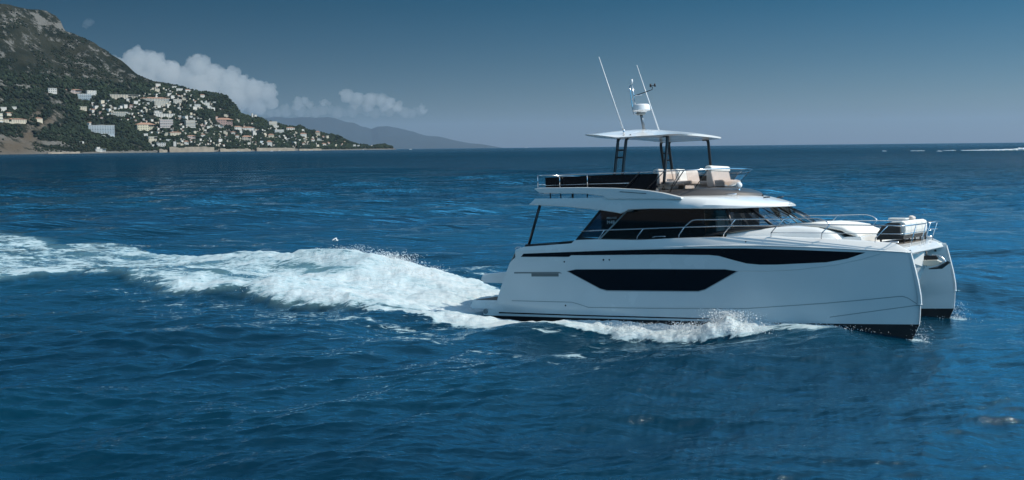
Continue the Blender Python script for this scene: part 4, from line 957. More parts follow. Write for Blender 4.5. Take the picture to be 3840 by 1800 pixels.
tube('wind_sensor', [(5.84, 0, 7.69), (6.05, 0, 7.70)], 0.012, BLKM, mm, 6)

# --- guard rails
def ry(x): return float(np.interp(x, [4, 8, 11, 13, 14.2, 14.5], [2.72, 2.68, 2.58, 2.42, 2.26, 2.2]))
for s in (-1, 1):
    def R(pts): return [(x, s * ry(x), z) for x, z in pts]
    gr = tube('guard_rail', [R([(4.53, 2.943), (5.38, 2.956), (6.75, 2.951), (8.13, 2.951), (9.58, 2.939), (11.0, 2.903), (12.45, 2.862), (13.99, 2.785), (14.30, 2.757)]) + [(14.42, s * 2.12, 2.755), (14.50, s * 1.3, 2.76), (14.53, 0, 2.765)],
                             smooth_path(R([(8.13, 2.951), (8.29, 3.079), (8.47, 3.155), (9.0, 3.145), (9.75, 3.123), (11.2, 3.088), (12.0, 3.07), (12.22, 3.036), (12.36, 2.97), (12.46, 2.862)]), 4)], 0.0165, STEEL)
    tube('lower_rail', [R([(10.8, 2.694), (12.24, 2.64), (13.72, 2.565), (14.28, 2.54)]) + [(14.40, s * 2.1, 2.54), (14.50, s * 1.3, 2.55), (14.53, 0, 2.55)]], 0.010, STEEL, gr, 6)
    for pts in ([(5.126, 2.65), (5.384, 2.956)], [(6.513, 2.59), (6.537, 2.724), (6.754, 2.951)], [(7.934, 2.61), (7.948, 2.737), (8.128, 2.951)], [(9.354, 2.60), (9.375, 2.724), (9.578, 2.939), (9.746, 3.123)],
                [(10.785, 2.57), (10.8, 2.694), (11.0, 2.903), (11.207, 3.088)], [(12.207, 2.47), (12.238, 2.644), (12.467, 2.862)], [(13.639, 2.33), (13.649, 2.442), (13.748, 2.54), (13.994, 2.785)]):
        tube('stanchion', R(pts), 0.0155, STEEL, gr, 6)
    tube('stanchion', [(14.30, s * 1.3, 2.14), (14.36, s * 1.3, 2.3), (14.50, s * 1.3, 2.76)], 0.0155, STEEL, gr, 6)
    tube('stanchion', [(14.34, s * 0.25, 2.12), (14.40, s * 0.25, 2.3), (14.53, s * 0.25, 2.76)], 0.0155, STEEL, gr, 6)
    tube('deck_cleat', [(13.9, s * 2.02, 2.30), (14.0, s * 2.05, 2.33), (14.2, s * 2.08, 2.31)], 0.018, STEEL)

# loose things on board
def loose(name, c, size, m, label, cat, rot, bv=0.05):
    x, y, z = [v / 2 for v in size]
    V = [(i, j, k) for i in (-x, x) for j in (-y, y) for k in (-z, z)]
    o = mesh_obj(name, V, [(0, 1, 3, 2), (4, 6, 7, 5), (0, 4, 5, 1), (2, 3, 7, 6), (0, 2, 6, 4), (1, 5, 7, 3)], m)
    o.matrix_world = YACHT.matrix_world @ Matrix.Translation(c) @ Matrix.Rotation(rot[1], 4, rot[0])
    b = bevel(o, bv, 3); tag(o, label, cat); return o
loose('cushion', (13.85, -0.55, 2.93), (0.50, 0.42, 0.05), CUSHW, 'flat white cushion lying on the near end of the bow sofa', 'cushion', ('Y', 0.05), 0.03)
loose('cushion', (13.95, 0.6, 2.92), (0.16, 0.34, 0.13), CUSH, 'beige scatter cushion standing on top of the bow sofa', 'cushion', ('Y', 0.5))
loose('cushion', (6.62, -0.95, 4.60), (0.14, 0.42, 0.38), mat('taupe_cushion', (0.40, 0.35, 0.32), 0.9), 'square taupe scatter cushion propped on the flybridge sofa', 'cushion', ('Y', -0.25))
# ------------------------------------------------------------------ buildings on the coast
def hmat(name, c): return mat(name, c, 0.85, spec=0.2, noise=(0.6, 0.06))
WALLC = {'white': hmat('house_white', (0.64, 0.60, 0.54)), 'cream': hmat('house_cream', (0.60, 0.52, 0.40)), 'pink': hmat('house_pink', (0.50, 0.40, 0.36)),
         'yellow': hmat('house_yellow', (0.58, 0.52, 0.38)), 'beige': hmat('house_beige', (0.48, 0.42, 0.34)), 'blue': hmat('house_bluegrey', (0.56, 0.59, 0.60)), 'red': hmat('house_red', (0.42, 0.28, 0.24))}
ROOFC = {'tile': hmat('roof_tile', (0.34, 0.20, 0.14)), 'flat': hmat('roof_flat', (0.50, 0.48, 0.45)), 'grey': hmat('roof_grey', (0.25, 0.25, 0.25))}
WINM = mat('house_window', (0.07, 0.08, 0.09), 0.3); BALC = hmat('balcony', (0.62, 0.62, 0.60)); STONE = mat('sea_wall_stone', (0.26, 0.22, 0.17), 0.9, noise=(0.08, 0.25))
def unit_mesh(name, V, F):
    me = bpy.data.meshes.new(name); me.from_pydata(V, [], F)
    bm = bmesh.new(); bm.from_mesh(me); bmesh.ops.recalc_face_normals(bm, faces=bm.faces); bm.to_mesh(me); bm.free(); return me
def boxes(L):
    V = []; F = []
    for x0, x1, y0, y1, z0, z1 in L:
        k = len(V); V += [(x, y, z) for x in (x0, x1) for y in (y0, y1) for z in (z0, z1)]
        F += [[k + i for i in q] for q in ((0, 1, 3, 2), (4, 6, 7, 5), (0, 4, 5, 1), (2, 3, 7, 6), (0, 2, 6, 4), (1, 5, 7, 3))]
    return V, F
def hip(): return [(-.56, -.56, 1), (.56, -.56, 1), (.56, .56, 1), (-.56, .56, 1), (-.25, 0, 1.32), (.25, 0, 1.32), (-.56, -.56, .97), (.56, -.56, .97), (.56, .56, .97), (-.56, .56, .97)], \
    [(0, 1, 5, 4), (1, 2, 5), (2, 3, 4, 5), (3, 0, 4), (6, 9, 8, 7), (0, 6, 7, 1), (1, 7, 8, 2), (2, 8, 9, 3), (3, 9, 6, 0)]
U = {'walls': unit_mesh('walls', *boxes([(-.5, .5, -.5, .5, -1.2, 1)])), 'walls_L': unit_mesh('walls', *boxes([(-.5, .15, -.5, .5, -1.2, 1), (.15, .5, -.3, .5, -1.2, .66)])),
     'hip': unit_mesh('roof', *hip()), 'flat': unit_mesh('roof', *boxes([(-.53, .53, -.53, .53, .985, 1.05)]))}
U['window'] = unit_mesh('window', *boxes([(-.5, .5, -.5, .5, -.5, .5)]))
GRID = {(2, 1): None, (3, 2): None, (5, 3): (4, 2), (8, 4): (7, 3), (12, 6): (10, 5)}
_mc = {}
def with_mat(me, m):
    key = (me.name, m.name)
    if key not in _mc:
        c = me.copy(); c.materials.append(m); _mc[key] = c
    return _mc[key]
def house(px, py, wpx, hpx, col, roof, label, cat='house', group=None, name='house', yaw=None, floors=None, balc=0, wins=None):
    """px, py: middle of its foot on the slope as seen in the view"""
    X, Y, Z, v = at_row(px, py); r = math.hypot(X, Y); w_ = wpx * r / FOC; h_ = hpx * r / FOC
    az = math.atan2(X, Y)
    if yaw is None: yaw = random.uniform(0.0, 0.95)
    d_ = min(w_ * 0.8, random.uniform(9, 14))
    e = empty(name, (X + math.sin(az) * d_ * 0.4, Y + math.cos(az) * d_ * 0.4, Z))
    e.rotation_euler = (0, 0, -az + yaw); ww = w_ / (math.cos(yaw) + abs(math.sin(yaw)) * d_ / max(w_, 1)); e.scale = (ww, d_, h_ / (1.3 if roof == 'tile' else 1.05))
    tag(e, label, cat, group)
    def part(nm, me, m):
        o = bpy.data.objects.new(nm, with_mat(me, m)); COL.objects.link(o); o.parent = e; return o
    part('walls', U['walls_L'] if (wpx > 12 and random.random() < 0.4 and not balc) else U['walls'], WALLC[col])
    part('roof', U['hip'] if roof == 'tile' else U['flat'], ROOFC[roof])
    g = GRID.get(wins) if wins and wpx >= 22 else None
    if g:
        nx, nz = g; sy = 0 if wpx < 30 else 2
        for k in range(nz):
            cz = (k + .5) / nz
            for i in range(nx):
                o = part('window', U['window'], WINM); o.location = (-.5 + (i + .5) / nx, -.5, cz); o.scale = (.34 / nx, .02, .44 / nz)
            for i in range(sy):
                o = part('window', U['window'], WINM); o.location = (.5, -.5 + (i + .5) / sy, cz); o.scale = (.02, .28 / sy, .44 / nz)
    if balc:
        for k in range(balc):
            o = part('balcony', U['window'], BALC); o.location = (0, -.55, (k + .17) / balc); o.scale = (1.04, .1, .25 / balc)
    return e
B = [  # px, py(foot), w, h, wall, roof, label, category, windows, balconies
 (384, 503, 84, 30, 'blue', 'flat', 'wide pale grey apartment block with balcony rows above the shore woods', 'building', (12, 6), 7),
 (384, 478, 18, 9, 'blue', 'flat', 'raised stair tower on the roof line of the wide grey apartment block', 'tower', (2, 1), 0),
 (453, 439, 44, 16, 'cream', 'flat', 'long cream terrace block on the middle of the slope', 'building', (8, 4), 3),
 (548, 491, 64, 27, 'yellow', 'tile', 'large yellow block with a tiled roof at the foot of the hill', 'building', (8, 4), 0),
 (472, 368, 96, 12, 'beige', 'flat', 'very long low beige block high on the slope', 'building', (12, 6), 0),
 (588, 383, 92, 16, 'cream', 'tile', 'long cream block with a row of bays on the upper slope', 'building', (12, 6), 3),
 (605, 394, 46, 13, 'cream', 'flat', 'cream lower wing below the long block with bays', 'building', (8, 4), 3),
 (207, 352, 30, 16, 'white', 'flat', 'white two step villa on the left part of the mountain', 'house', (5, 3), 0),
 (283, 352, 58, 12, 'pink', 'tile', 'long pink roofed terrace on the left upper slope', 'building', (8, 4), 0),
 (325, 374, 46, 18, 'blue', 'flat', 'blue grey glazed block stepping down the left slope', 'building', (8, 4), 5),
 (352, 362, 34, 16, 'white', 'flat', 'white block beside the stepped blue grey building', 'building', (5, 3), 3),
 (627, 482, 46, 30, 'pink', 'flat', 'pink and lilac apartment block in the middle of the town', 'building', (8, 4), 5),
 (714, 481, 40, 27, 'beige', 'flat', 'square beige apartment tower right of the pink block', 'building', (8, 4), 5),
 (843, 472, 62, 26, 'red', 'tile', 'large dusty red hotel with arched bays', 'hotel', (8, 4), 0),
 (610, 440, 92, 12, 'white', 'flat', 'long white stepped villa above the pink block', 'house', (12, 6), 0),
 (598, 428, 32, 10, 'white', 'flat', 'white upper terrace behind the long stepped villa', 'house', (5, 3), 0),
 (58, 468, 78, 14, 'cream', 'tile', 'long cream terrace with orange roofs on the far left cliff top', 'building', (12, 6), 0),
 (4, 462, 20, 30, 'cream', 'flat', 'tall cream block cut by the left edge of the picture', 'building', (3, 2), 3),
 (318, 176 + 238, 26, 12, 'cream', 'flat', 'cream villa on the scree slope left of the town', 'house', (5, 3), 0),
 (601, 326, 20, 11, 'white', 'flat', 'white villa on the saddle of the ridge line', 'house', (3, 2), 0),
 (660, 331, 22, 7, 'white', 'flat', 'low white villa just under the ridge', 'house', (5, 3), 0),
 (680, 341, 26, 9, 'white', 'flat', 'white villa below the low ridge villa', 'house', (5, 3), 0),
 (711, 345, 22, 9, 'white', 'tile', 'white tiled villa near the top of the ridge', 'house', (3, 2), 0),
 (641, 360, 18, 10, 'white', 'flat', 'white cube villa above the long cream block', 'house', (3, 2), 0),
 (655, 371, 18, 10, 'white', 'flat', 'second white cube villa beside the long cream block', 'house', (3, 2), 0),
 (670, 387, 34, 14, 'beige', 'flat', 'beige terraced villa right of the long cream block', 'building', (5, 3), 3),
 (745, 402, 24, 11, 'white', 'flat', 'white villa at the left of the bright villa cluster', 'house', (5, 3), 0),
 (735, 412, 18, 11, 'white', 'flat', 'white house at the foot of the bright villa cluster', 'house', (3, 2), 0),
 (778, 395, 28, 9, 'white', 'flat', 'white villa on top of the bright villa cluster', 'house', (5, 3), 0),
 (790, 406, 24, 9, 'white', 'flat', 'white villa in the middle of the bright villa cluster', 'house', (5, 3), 0),
 (802, 412, 18, 8, 'white', 'flat', 'white house at the right of the bright villa cluster', 'house', (3, 2), 0),
 (852, 440, 18, 9, 'cream', 'flat', 'small cream villa above the dusty red hotel', 'house', (3, 2), 0),
 (950, 440, 7, 14, 'white', 'flat', 'slim white tower on the ridge right of the dark knoll', 'tower', (2, 1), 0),
 (961, 441, 11, 10, 'white', 'flat', 'white villa beside the slim tower on the ridge', 'house', (3, 2), 0),
 (823, 478, 36, 9, 'white', 'flat', 'long white house at the foot of the dusty red hotel', 'house', (5, 3), 0),
 (893, 487, 30, 13, 'white', 'tile', 'white house row right of the dusty red hotel', 'house', (5, 3), 0),
 (932, 490, 46, 14, 'white', 'tile', 'long white tiled house below the ridge tower', 'house', (8, 4), 0),
 (955, 512, 20, 21, 'white', 'flat', 'bright white tower house among trees', 'house', (3, 2), 0),
 (1024, 472, 34, 16, 'beige', 'flat', 'big beige villa near the top of the right ridge', 'house', (5, 3), 3),
 (1036, 480, 24, 8, 'white', 'flat', 'white terrace at the foot of the big beige villa', 'house', (5, 3), 0),
 (876, 505, 22, 11, 'white', 'tile', 'red roofed white house below the hotel row', 'house', (3, 2), 0),
 (848, 505, 16, 14, 'cream', 'flat', 'cream house left of the red roofed house', 'house', (3, 2), 0),
 (1046, 500, 40, 13, 'white', 'flat', 'long white villa in the middle of the right slope', 'house', (8, 4), 3),
 (1090, 489, 34, 11, 'white', 'tile', 'white villa under the round wooded knoll', 'house', (5, 3), 0),
 (1018, 518, 22, 15, 'cream', 'tile', 'cream gabled house among trees on the right slope', 'house', (3, 2), 0),
 (926, 530, 34, 20, 'beige', 'tile', 'large sand coloured house near the water', 'house', (5, 3), 0),
 (1138, 513, 26, 14, 'white', 'tile', 'white house with pink gable on the right slope', 'house', (3, 2), 0),
 (1193, 511, 18, 19, 'cream', 'tile', 'tall peach coloured villa on the lower ridge', 'house', (3, 2), 0),
 (1213, 518, 10, 8, 'pink', 'tile', 'small pink house right of the peach villa', 'house', (2, 1), 0),
 (1228, 522, 12, 13, 'cream', 'flat', 'cream cube house right of the small pink house', 'house', (3, 2), 0),
 (1011, 549, 20, 20, 'white', 'tile', 'white house with red roof close to the sea wall', 'house', (3, 2), 0),
 (980, 537, 16, 8, 'blue', 'flat', 'blue grey house near the water', 'house', (3, 2), 0),
 (1138, 545, 16, 9, 'white', 'tile', 'white cottage with a red roof above the right shore', 'house', (3, 2), 0),
 (1197, 530, 20, 11, 'white', 'flat', 'white villa below the tall peach villa', 'house', (5, 3), 0),
 (1214, 549, 18, 12, 'white', 'tile', 'white villa with terrace by the right shore', 'house', (3, 2), 0),
 (1328, 551, 14, 9, 'white', 'flat', 'first white house on the low point', 'house', (3, 2), 0),
 (1344, 552, 12, 8, 'white', 'flat', 'second white house on the low point', 'house', (3, 2), 0),
 (660, 510, 44, 12, 'cream', 'tile', 'cream row house under the beige tower', 'house', (8, 4), 0),
 (718, 520, 32, 12, 'pink', 'tile', 'salmon coloured house row near the shore', 'house', (5, 3), 0),
 (762, 515, 18, 12, 'white', 'tile', 'white villa alone in the trees below the tower', 'house', (3, 2), 0),
 (572, 536, 34, 22, 'cream', 'flat', 'cream house group at the left end of the sea wall', 'house', (5, 3), 0),
 (548, 513, 16, 10, 'white', 'flat', 'white cube house above the shore pines', 'house', (3, 2), 0),
 (605, 550, 32, 13, 'white', 'flat', 'white house standing behind the sea wall', 'house', (5, 3), 0),
 (656, 550, 10, 18, 'white', 'flat', 'narrow white tower house on the sea wall', 'house', (2, 1), 0),
 (700, 543, 16, 13, 'white', 'tile', 'white house above the middle of the sea wall', 'house', (3, 2), 0),
 (632, 533, 16, 10, 'white', 'flat', 'white box house uphill of the narrow tower house', 'house', (3, 2), 0),
 (375, 571, 40, 10, 'white', 'flat', 'long white villa standing on the rocks at the waterline', 'house', (8, 4), 0),
 (367, 564, 14, 9, 'white', 'flat', 'white roof pavilion of the waterline villa', 'house', (2, 1), 0),
 (305, 540, 18, 5, 'white', 'flat', 'low white pavilion in the trees above the left shore', 'house', (2, 1), 0),
 (390, 512, 18, 4, 'white', 'flat', 'low white pool house under the grey apartment block', 'house', (2, 1), 0),
 (20, 420, 22, 14, 'white', 'flat', 'white block high above the left cliff', 'building', (3, 2), 0),
 (40, 435, 24, 10, 'cream', 'tile', 'cream house above the orange roofed terrace', 'house', (3, 2), 0),
 (150, 460, 26, 14, 'cream', 'tile', 'cream house right of the orange roofed terrace', 'house', (3, 2), 0),
 (60, 410, 18, 8, 'white', 'flat', 'white house on the slope above the left cliff', 'house', (3, 2), 0),
]
for px, py, w_, h_, c, rf, lb, ct, wn, bl in B:
    house(px, py, w_, h_, c, rf, lb, ct, name='apartment_block' if ct in ('building', 'hotel') else ('tower' if ct == 'tower' else 'house'), wins=wn, balc=bl, yaw=random.uniform(0.1, 0.6))
# the many small houses nothing tells apart
KINDS_ = [('white', 'flat', 'small flat roofed white house among the trees of the coastal hill', 'small white houses on the hill', 0.55),
          ('cream', 'flat', 'small flat roofed cream house among the trees of the coastal hill', 'small cream houses on the hill', 0.17),
          ('white', 'tile', 'small white house with a tiled roof among the trees of the coastal hill', 'small tiled white houses on the hill', 0.16),
          ('pink', 'tile', 'small pink house with a tiled roof among the trees of the coastal hill', 'small pink houses on the hill', 0.12)]
def zone(px, py):
    top = np.interp(px, [330, 380, 460, 560, 600, 700, 800, 840, 900, 960, 1040, 1110, 1200, 1300, 1420], [400, 385, 372, 345, 325, 342, 372, 420, 452, 470, 478, 492, 506, 538, 552])
    bot = np.interp(px, [330, 400, 560, 700, 1100, 1260, 1440], [500, 440, 470, 548, 553, 552, 557])
    if 560 < px < 700: bot = 552
    return top < py < bot
occ = [(b[0], b[1] - b[3] / 2, b[2], b[3]) for b in B]; cnt = 0; tries = 0
while cnt < 222 and tries < 20000:
    tries += 1
    px = random.uniform(335, 1430); py = random.uniform(325, 558)
    if not zone(px, py): continue
    if 740 < px < 900 and 414 < py < 446: continue
    if px < 540 and 500 < py: continue
    if 960 < px < 1010 and py < 485: continue
    w_ = random.choice([7, 8, 9, 9, 10, 11, 12, 14, 16, 18]); h_ = w_ * random.uniform(0.45, 0.75)
    if any(abs(px - o[0]) < (w_ + o[2]) * 0.5 + 0.5 and abs(py - h_ / 2 - o[1]) < (h_ + o[3]) * 0.46 for o in occ): continue
    k = random.choices(KINDS_, [q[4] for q in KINDS_])[0]
    occ.append((px, py - h_ / 2, w_, h_)); cnt += 1
    house(px, py, w_, h_, k[0], k[1], k[2], 'house', k[3])
# still smaller houses that fill the town
def filler():
    L = []; n = 0; rs = random.Random(4); V = []; F = []
    for _ in range(9000):
        px = rs.uniform(335, 1430); py = rs.uniform(325, 558)
        if not zone(px, py) or (740 < px < 900 and 414 < py < 446) or (px < 540 and 500 < py) or (960 < px < 1010 and py < 485): continue
        if px < 520 and rs.random() < 0.6: continue
        w_ = rs.choice([4, 5, 6, 7]); h_ = w_ * rs.uniform(0.5, 0.8)
        if any(abs(px - o[0]) < (w_ + o[2]) * 0.5 and abs(py - h_ / 2 - o[1]) < (h_ + o[3]) * 0.45 for o in occ): continue
        X, Y, Z, v = at_row(px, py); r = math.hypot(X, Y); a = math.atan2(X, Y) - rs.uniform(0, 0.9); ww = w_ * r / FOC / 2; hh = h_ * r / FOC; d_ = 4.5
        k = len(V); ca, sa = math.cos(-a), math.sin(-a)
        for x in (-ww, ww):
            for y in (-d_, d_):
                for z in (-8, hh): V.append((X + x * ca - y * sa, Y + x * sa + y * ca, Z + z))
        F += [[k + i for i in q] for q in ((0, 1, 3, 2), (4, 6, 7, 5), (0, 4, 5, 1), (2, 3, 7, 6), (0, 2, 6, 4), (1, 5, 7, 3))]
        occ.append((px, py - h_ / 2, w_, h_)); n += 1
        if n >= 190: break
    tag(mesh_obj('distant_houses', V, F, WALLC['beige']), 'tiny pale houses and walls scattered through the town on the slope', 'houses', kind='stuff')
filler()
def build_wood():
    rs = np.random.default_rng(5); P = []; R = []; T = []
    n = 39000
    px = rs.uniform(-600, 1470, n); v = rs.uniform(0.0, 1.0, n) ** 1.0
    row = row_of(px, v); rk = rock_mask(px, row)
    X, Y, Z = terrain(px, v); nz = fbm(X * 0.02, Y * 0.02, 3, 8)
    lower = row > 318 - np.maximum(0, (540 - px)) * 0.10
    keep = (rs.random(n) > rk * 1.5) & (nz > np.where(lower, -0.5, -0.22)) & (Z > 4)
    for hx, hy, hw, hh in occ:
        keep &= ~((np.abs(px - hx) < hw * 0.5 + 2.0) & (row > hy - hh * 0.5 + 2) & (row < hy + hh * 0.5 + 4.5))
    idx = np.nonzero(keep)[0]
    r = rs.uniform(2.2, 6.5, len(idx)) * np.where(px[idx] > 540, 1.1, 1.0) * np.clip(v[idx] * 4 + 0.4, 0.5, 1)
    r = r * np.where(lower[idx], 1.0, 0.5)
    r = np.where((v[idx] > 0.97), r * 0.7, r)
    k = len(idx)
    jit = 1 + (rs.random((k, 12, 1)) - 0.5) * 0.7
    Vv = ICO_V[None] * jit * r[:, None, None] * np.array([1.0, 1.0, 0.85])[None, None]
    Vv += np.stack([X[idx], Y[idx], Z[idx] + r * 0.4], -1)[:, None, :]
    F = (ICO_F[None] + (np.arange(k) * 12)[:, None, None]).reshape(-1, 3)
    tone = np.repeat(np.clip(0.45 + 0.35 * nz[idx] + rs.normal(0, 0.22, k), 0, 1), 12)
    o = np_obj('hillside_woodland', Vv.reshape(-1, 3), F, M_LEAF, False, {'tone': tone})
    tag(o, 'dark green trees and scrub covering the coastal slope between the houses', 'woodland', kind='stuff')
build_wood()

# sea walls and quays along the shore
def shore_wall(x0, x1, hm, label, name='sea_wall'):
    G = []; xs_ = np.arange(x0, x1 + 1, 6.0)
    hh = []; lv = hm
    for _ in xs_:
        if random.random() < 0.3: lv = hm * random.uniform(0.7, 1.1)
        hh.append(lv)
    for k, x in enumerate(xs_):
        a = az_of(np.array(x)); r = float(shore_r(x)); zb = -r * r / 2 / REARTH
        G.append([(a[0] * (r - 10), a[1] * (r - 10), zb - 3), (a[0] * (r - 6), a[1] * (r - 6), zb + hh[k]), (a[0] * (r + 16), a[1] * (r + 16), zb + hh[k] + 0.6), (a[0] * (r + 30), a[1] * (r + 30), zb - 3)])
    o = grid_obj(name, G, STONE, parent=None, smooth=False, flip=True); tag(o, label, 'sea wall'); return o
shore_wall(598, 632, 9, 'short pale stone quay at the left end of the town shore'); shore_wall(636, 808, 14, 'high pale stone sea wall below the town')
shore_wall(826, 944, 9, 'low pale sea wall with terraces right of the high wall'); shore_wall(963, 1110, 12, 'pale rock embankment along the right shore'); shore_wall(1122, 1210, 7, 'sloping pale boat ramp on the right shore')
shore_wall(180, 300, 4.5, 'pale pebble ledge left of the waterline villa', 'rock_ledge')
# trees standing out against the sky
def tree(px, py, hpx, label):
    X, Y, Z, v = at_row(px, py); r = math.hypot(X, Y); h = hpx * r / FOC
    e = empty('pine_tree', (X, Y, Z)); tag(e, label, 'tree', 'pines on the low point')
    tube('trunk', [(0, 0, -2), (0.2, 0.1, h * 0.5)], [0.35, 0.22], mat('bark', (0.08, 0.06, 0.045), 0.9) if 'bark' not in bpy.data.materials else bpy.data.materials['bark'], e, 6)
    n = 26; rs = np.random.default_rng(int(px)); V = []; F = []
    for k in range(n):
        c = rs.normal(0, 0.22 * h, 3) * [1, 1, 0.45] + [0, 0, h * 0.72]; rr = h * rs.uniform(0.10, 0.2)
        b0 = len(V); V += [tuple(p) for p in (ICO_V * rr * (1 + (rs.random((12, 1)) - .5) * .7) + c)]; F += [tuple(f + b0) for f in ICO_F]
    mesh_obj('crown', V, F, M_LEAF, e, attrs={'tone': rs.random(len(V)) * 0.6})
for px, py, h in ((1245, 515, 11), (1262, 522, 12), (1276, 524, 14), (1290, 533, 12), (1306, 541, 12), (1315, 543, 9), (1389, 556, 8), (1440, 556, 10)):
    tree(px, py, h, 'dark pine standing against the haze on the low point of the headland')

# ------------------------------------------------------------------ boats far out
def sea_pt(px, r):
    a = az_of(np.array(float(px))); return Vector((a[0] * r, a[1] * r, -r * r / 2 / REARTH))
def far_boat(px, r, L, label, yaw=0.0, name='motor_boat', big=True):
    p = sea_pt(px, r); e = empty(name, p); e.rotation_euler = (0, 0, yaw); tag(e, label, 'boat')
    hp = [(-.5, .0), (.38, .0), (.5, .14), (-.5, .11)]
    prism('hull', [(a * L, b * L - 0.1) for a, b in hp], -L * .13, L * .13, WHT, e)
    prism('cabin', [(-.3 * L, .11 * L), (.18 * L, .11 * L), (.05 * L, .22 * L), (-.26 * L, .22 * L)], -L * .09, L * .09, WHT, e)
    prism('windows', [(-.24 * L, .145 * L), (.1 * L, .145 * L), (.05 * L, .19 * L), (-.23 * L, .19 * L)], -L * .093, L * .093, BLK, e)
    if big: tube('mast', [(-.1 * L, 0, .22 * L), (-.1 * L, 0, .36 * L)], L * 0.012, WHT, e, 6)
far_boat(1540, 3300, 9.5, 'white motor boat off the tip of the headland', 0.2)
far_boat(1974, 5200, 11, 'tiny white boat on the horizon left of the yacht', 0.4)
far_boat(3523, 640, 3.2, 'tiny white boat near the right end of the horizon', 0.1, big=False)
for px, r, L, lb in ((1020, 2950, 8, 'small white boat moored under the sea wall nearest the town'), (1048, 2950, 7, 'second small white boat moored right of the first one'), (1170, 3050, 7, 'small white boat moored below the boat ramp'), (1363, 3200, 8, 'small white boat moored off the low point'), (895, 2800, 9, 'small white boat lying off the pale terraces')):
    far_boat(px, r, L, lb, random.uniform(-.5, .5), big=False)
# foam trail of a passing speed boat near the right horizon
def trail():
    V = []; F = []; rs = np.random.default_rng(3)
    for px in np.arange(3290, 4300, 2.0):
        dens = np.interp(px, [3150, 3440, 3640, 3700, 4300], [0.10, 0.25, 0.45, 1.0, 1.0])
        for k in range(3):
            if fbm(np.array(px * 0.02), np.array(k * 9.0), 3, 5) + dens < 0.55: continue
            r = 700 + rs.normal(0, 6) - (px - 3500) * 0.03; p = sea_pt(px, r); h = np.interp(px, [3150, 3650, 3800, 3860, 4300], [0.08, 0.30, 0.8, 2.2, 1.5]) * rs.uniform(.6, 1.1)
            b0 = len(V); V += [tuple(q) for q in ICO_V * np.array([0.9, 2.0, h]) * (1 + (rs.random((12, 1)) - .5) * .5) + np.array(p)]; F += [tuple(f + b0) for f in ICO_F]
    tag(mesh_obj('far_wake', V, F, M_DROP, None, True), 'white foam trail of a fast boat along the right horizon', 'wake', kind='stuff')
trail()
# a gull low over the water behind the wake
gl = empty('seagull', (-9.55, 54.5, 0.55)); gl.scale = (0.7, 0.7, 0.7); tag(gl, 'small white gull skimming the water beyond the wake', 'bird')
bmg = bmesh.new(); bmesh.ops.create_icosphere(bmg, subdivisions=2, radius=0.11)
for v in bmg.verts: v.co.x *= 2.3; v.co.z *= 0.9
meg = bpy.data.meshes.new('body'); bmg.to_mesh(meg); bmg.free(); meg.materials.append(WHT); og = bpy.data.objects.new('body', meg); COL.objects.link(og); og.parent = gl
for s in (-1, 1):
    mesh_obj('wing', [(0.12, 0, 0.02), (-0.1, 0, 0.02), (-0.06, s * .32, .16), (0.1, s * .30, .17), (-0.12, s * .62, .06)], [(0, 1, 2, 3), (3, 2, 4)], WHT, gl).modifiers.new('s', 'SOLIDIFY').thickness = 0.012

# ------------------------------------------------------------------ clouds (homogeneous volumes far beyond the haze)
def cloud_mat(dens):
    m = bpy.data.materials.new('cloud_vapour'); m.use_nodes = True; N = m.node_tree.nodes; L = m.node_tree.links
    N.remove(N['Principled BSDF']); v = N.new('ShaderNodeVolumePrincipled'); v.inputs['Density'].default_value = dens
    v.inputs['Color'].default_value = (0.97, 0.96, 0.94, 1); v.inputs['Anisotropy'].default_value = 0.2
    L.new(v.outputs[0], N['Material Output'].inputs['Volume']); return m
def cloud(name, blobs, label, R0=52000, dens=0.0011, seed=0):
    rs = np.random.default_rng(seed); V = []; F = []
    bm = bmesh.new(); bmesh.ops.create_icosphere(bm, subdivisions=2, radius=1.0); bv = np.array([v.co[:] for v in bm.verts]); bf = np.array([[v.index for v in f.verts] for f in bm.faces]); bm.free()
    k = R0 / FOC
    def add(px, py, rr, rd):
        d = ray(px, py); d = d / math.hypot(d[0], d[1]); c = EYE + d * rd
        b0 = len(V); V.extend([tuple(p) for p in bv * rr * k + c]); F.extend([tuple(f + b0) for f in bf])
    for px, py, rr in blobs:
        add(px, py, rr, R0)
        for q in range(int(5 + rr * 0.28)):
            a = rs.uniform(0, 2 * math.pi); b = rs.uniform(0.75, 1.02); r2 = rr * rs.uniform(0.16, 0.40)
            add(px + math.cos(a) * rr * b, py - abs(math.sin(a)) * rr * b * 0.95, r2, R0 + rs.uniform(-0.6, 0.3) * rr * k)
    o = mesh_obj(name, V, F, cloud_mat(dens), None, True)
    rm = o.modifiers.new('union', 'REMESH'); rm.mode = 'VOXEL'; rm.voxel_size = 2.3 * k
    tx = bpy.data.textures.new('billow', 'CLOUDS'); tx.noise_scale = 20 * k; tx.noise_depth = 4
    dp = o.modifiers.new('billow', 'DISPLACE'); dp.texture = tx; dp.texture_coords = 'GLOBAL'; dp.strength = 16 * k; dp.mid_level = 0.5
    t2_ = bpy.data.textures.new('billow_fine', 'CLOUDS'); t2_.noise_scale = 6 * k; t2_.noise_depth = 3
    d2 = o.modifiers.new('billow_fine', 'DISPLACE'); d2.texture = t2_; d2.texture_coords = 'GLOBAL'; d2.strength = 7 * k
    tag(o, label, 'cloud'); return o
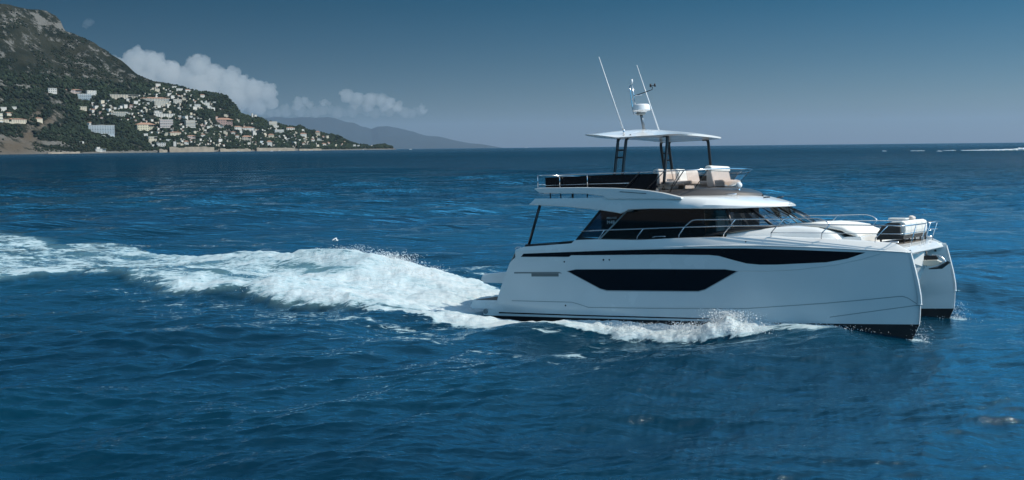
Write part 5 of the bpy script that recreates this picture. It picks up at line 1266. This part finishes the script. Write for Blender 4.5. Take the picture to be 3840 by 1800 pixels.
cloud('cloud', [(450, 275, 55), (515, 235, 48), (512, 190, 18), (575, 245, 48), (640, 290, 56), (690, 300, 50), (745, 255, 44), (765, 235, 26), (800, 290, 46), (860, 305, 46), (900, 320, 40), (950, 345, 44), (1000, 350, 38), (1012, 335, 18), (880, 370, 60), (760, 350, 70), (640, 350, 60), (540, 310, 60), (1020, 385, 26), (960, 395, 40)],
      'big heaped white cloud bank rising behind the headland', seed=1)
cloud('cloud', [(1120, 385, 20), (1140, 378, 16), (1160, 392, 15), (1215, 385, 14), (1232, 390, 10), (1110, 400, 16)], 'small broken cloud low between the two cloud banks', seed=2, dens=0.0010)
cloud('cloud', [(1300, 362, 26), (1300, 345, 12), (1340, 372, 26), (1390, 375, 28), (1430, 378, 25), (1460, 385, 24), (1490, 402, 20), (1380, 398, 24), (1330, 392, 18), (1440, 402, 20)], 'long white cloud bank over the distant mountains', seed=3, dens=0.0010)
cloud('cloud', [(1584, 402, 12), (1590, 418, 11), (1580, 414, 10)], 'tiny round cloud alone right of the cloud banks', seed=4, dens=0.0010)
cloud('cloud', [(330, 88, 15), (345, 80, 9), (318, 98, 9)], 'faint wisp of cloud high beside the mountain top', seed=5, dens=0.00035)
cloud('cloud', [(x, 418 + 7 * math.sin(x * .05), 20 + 5 * math.sin(x * .13)) for x in range(930, 1580, 28)], 'flat veil of thin cloud lying along the mountains', seed=6, dens=0.00045)

# ------------------------------------------------------------------ haze
hz = bpy.data.materials.new('haze_air'); hz.use_nodes = True; N = hz.node_tree.nodes; N.remove(N['Principled BSDF'])
vv = N.new('ShaderNodeVolumePrincipled'); vv.inputs['Color'].default_value = (0.50, 0.66, 0.86, 1); vv.inputs['Density'].default_value = 1.7e-5; vv.inputs['Anisotropy'].default_value = 0.0
hz.node_tree.links.new(vv.outputs[0], N['Material Output'].inputs['Volume'])
V, F = boxes([(-30000, 30000, -3000, 43000, -420, 1000)])
hzo = mesh_obj('haze', V, F, hz); bm = bmesh.new(); bm.from_mesh(hzo.data); bmesh.ops.recalc_face_normals(bm, faces=bm.faces); bm.to_mesh(hzo.data); bm.free()
tag(hzo, 'pale blue sea haze', 'haze', kind='stuff')
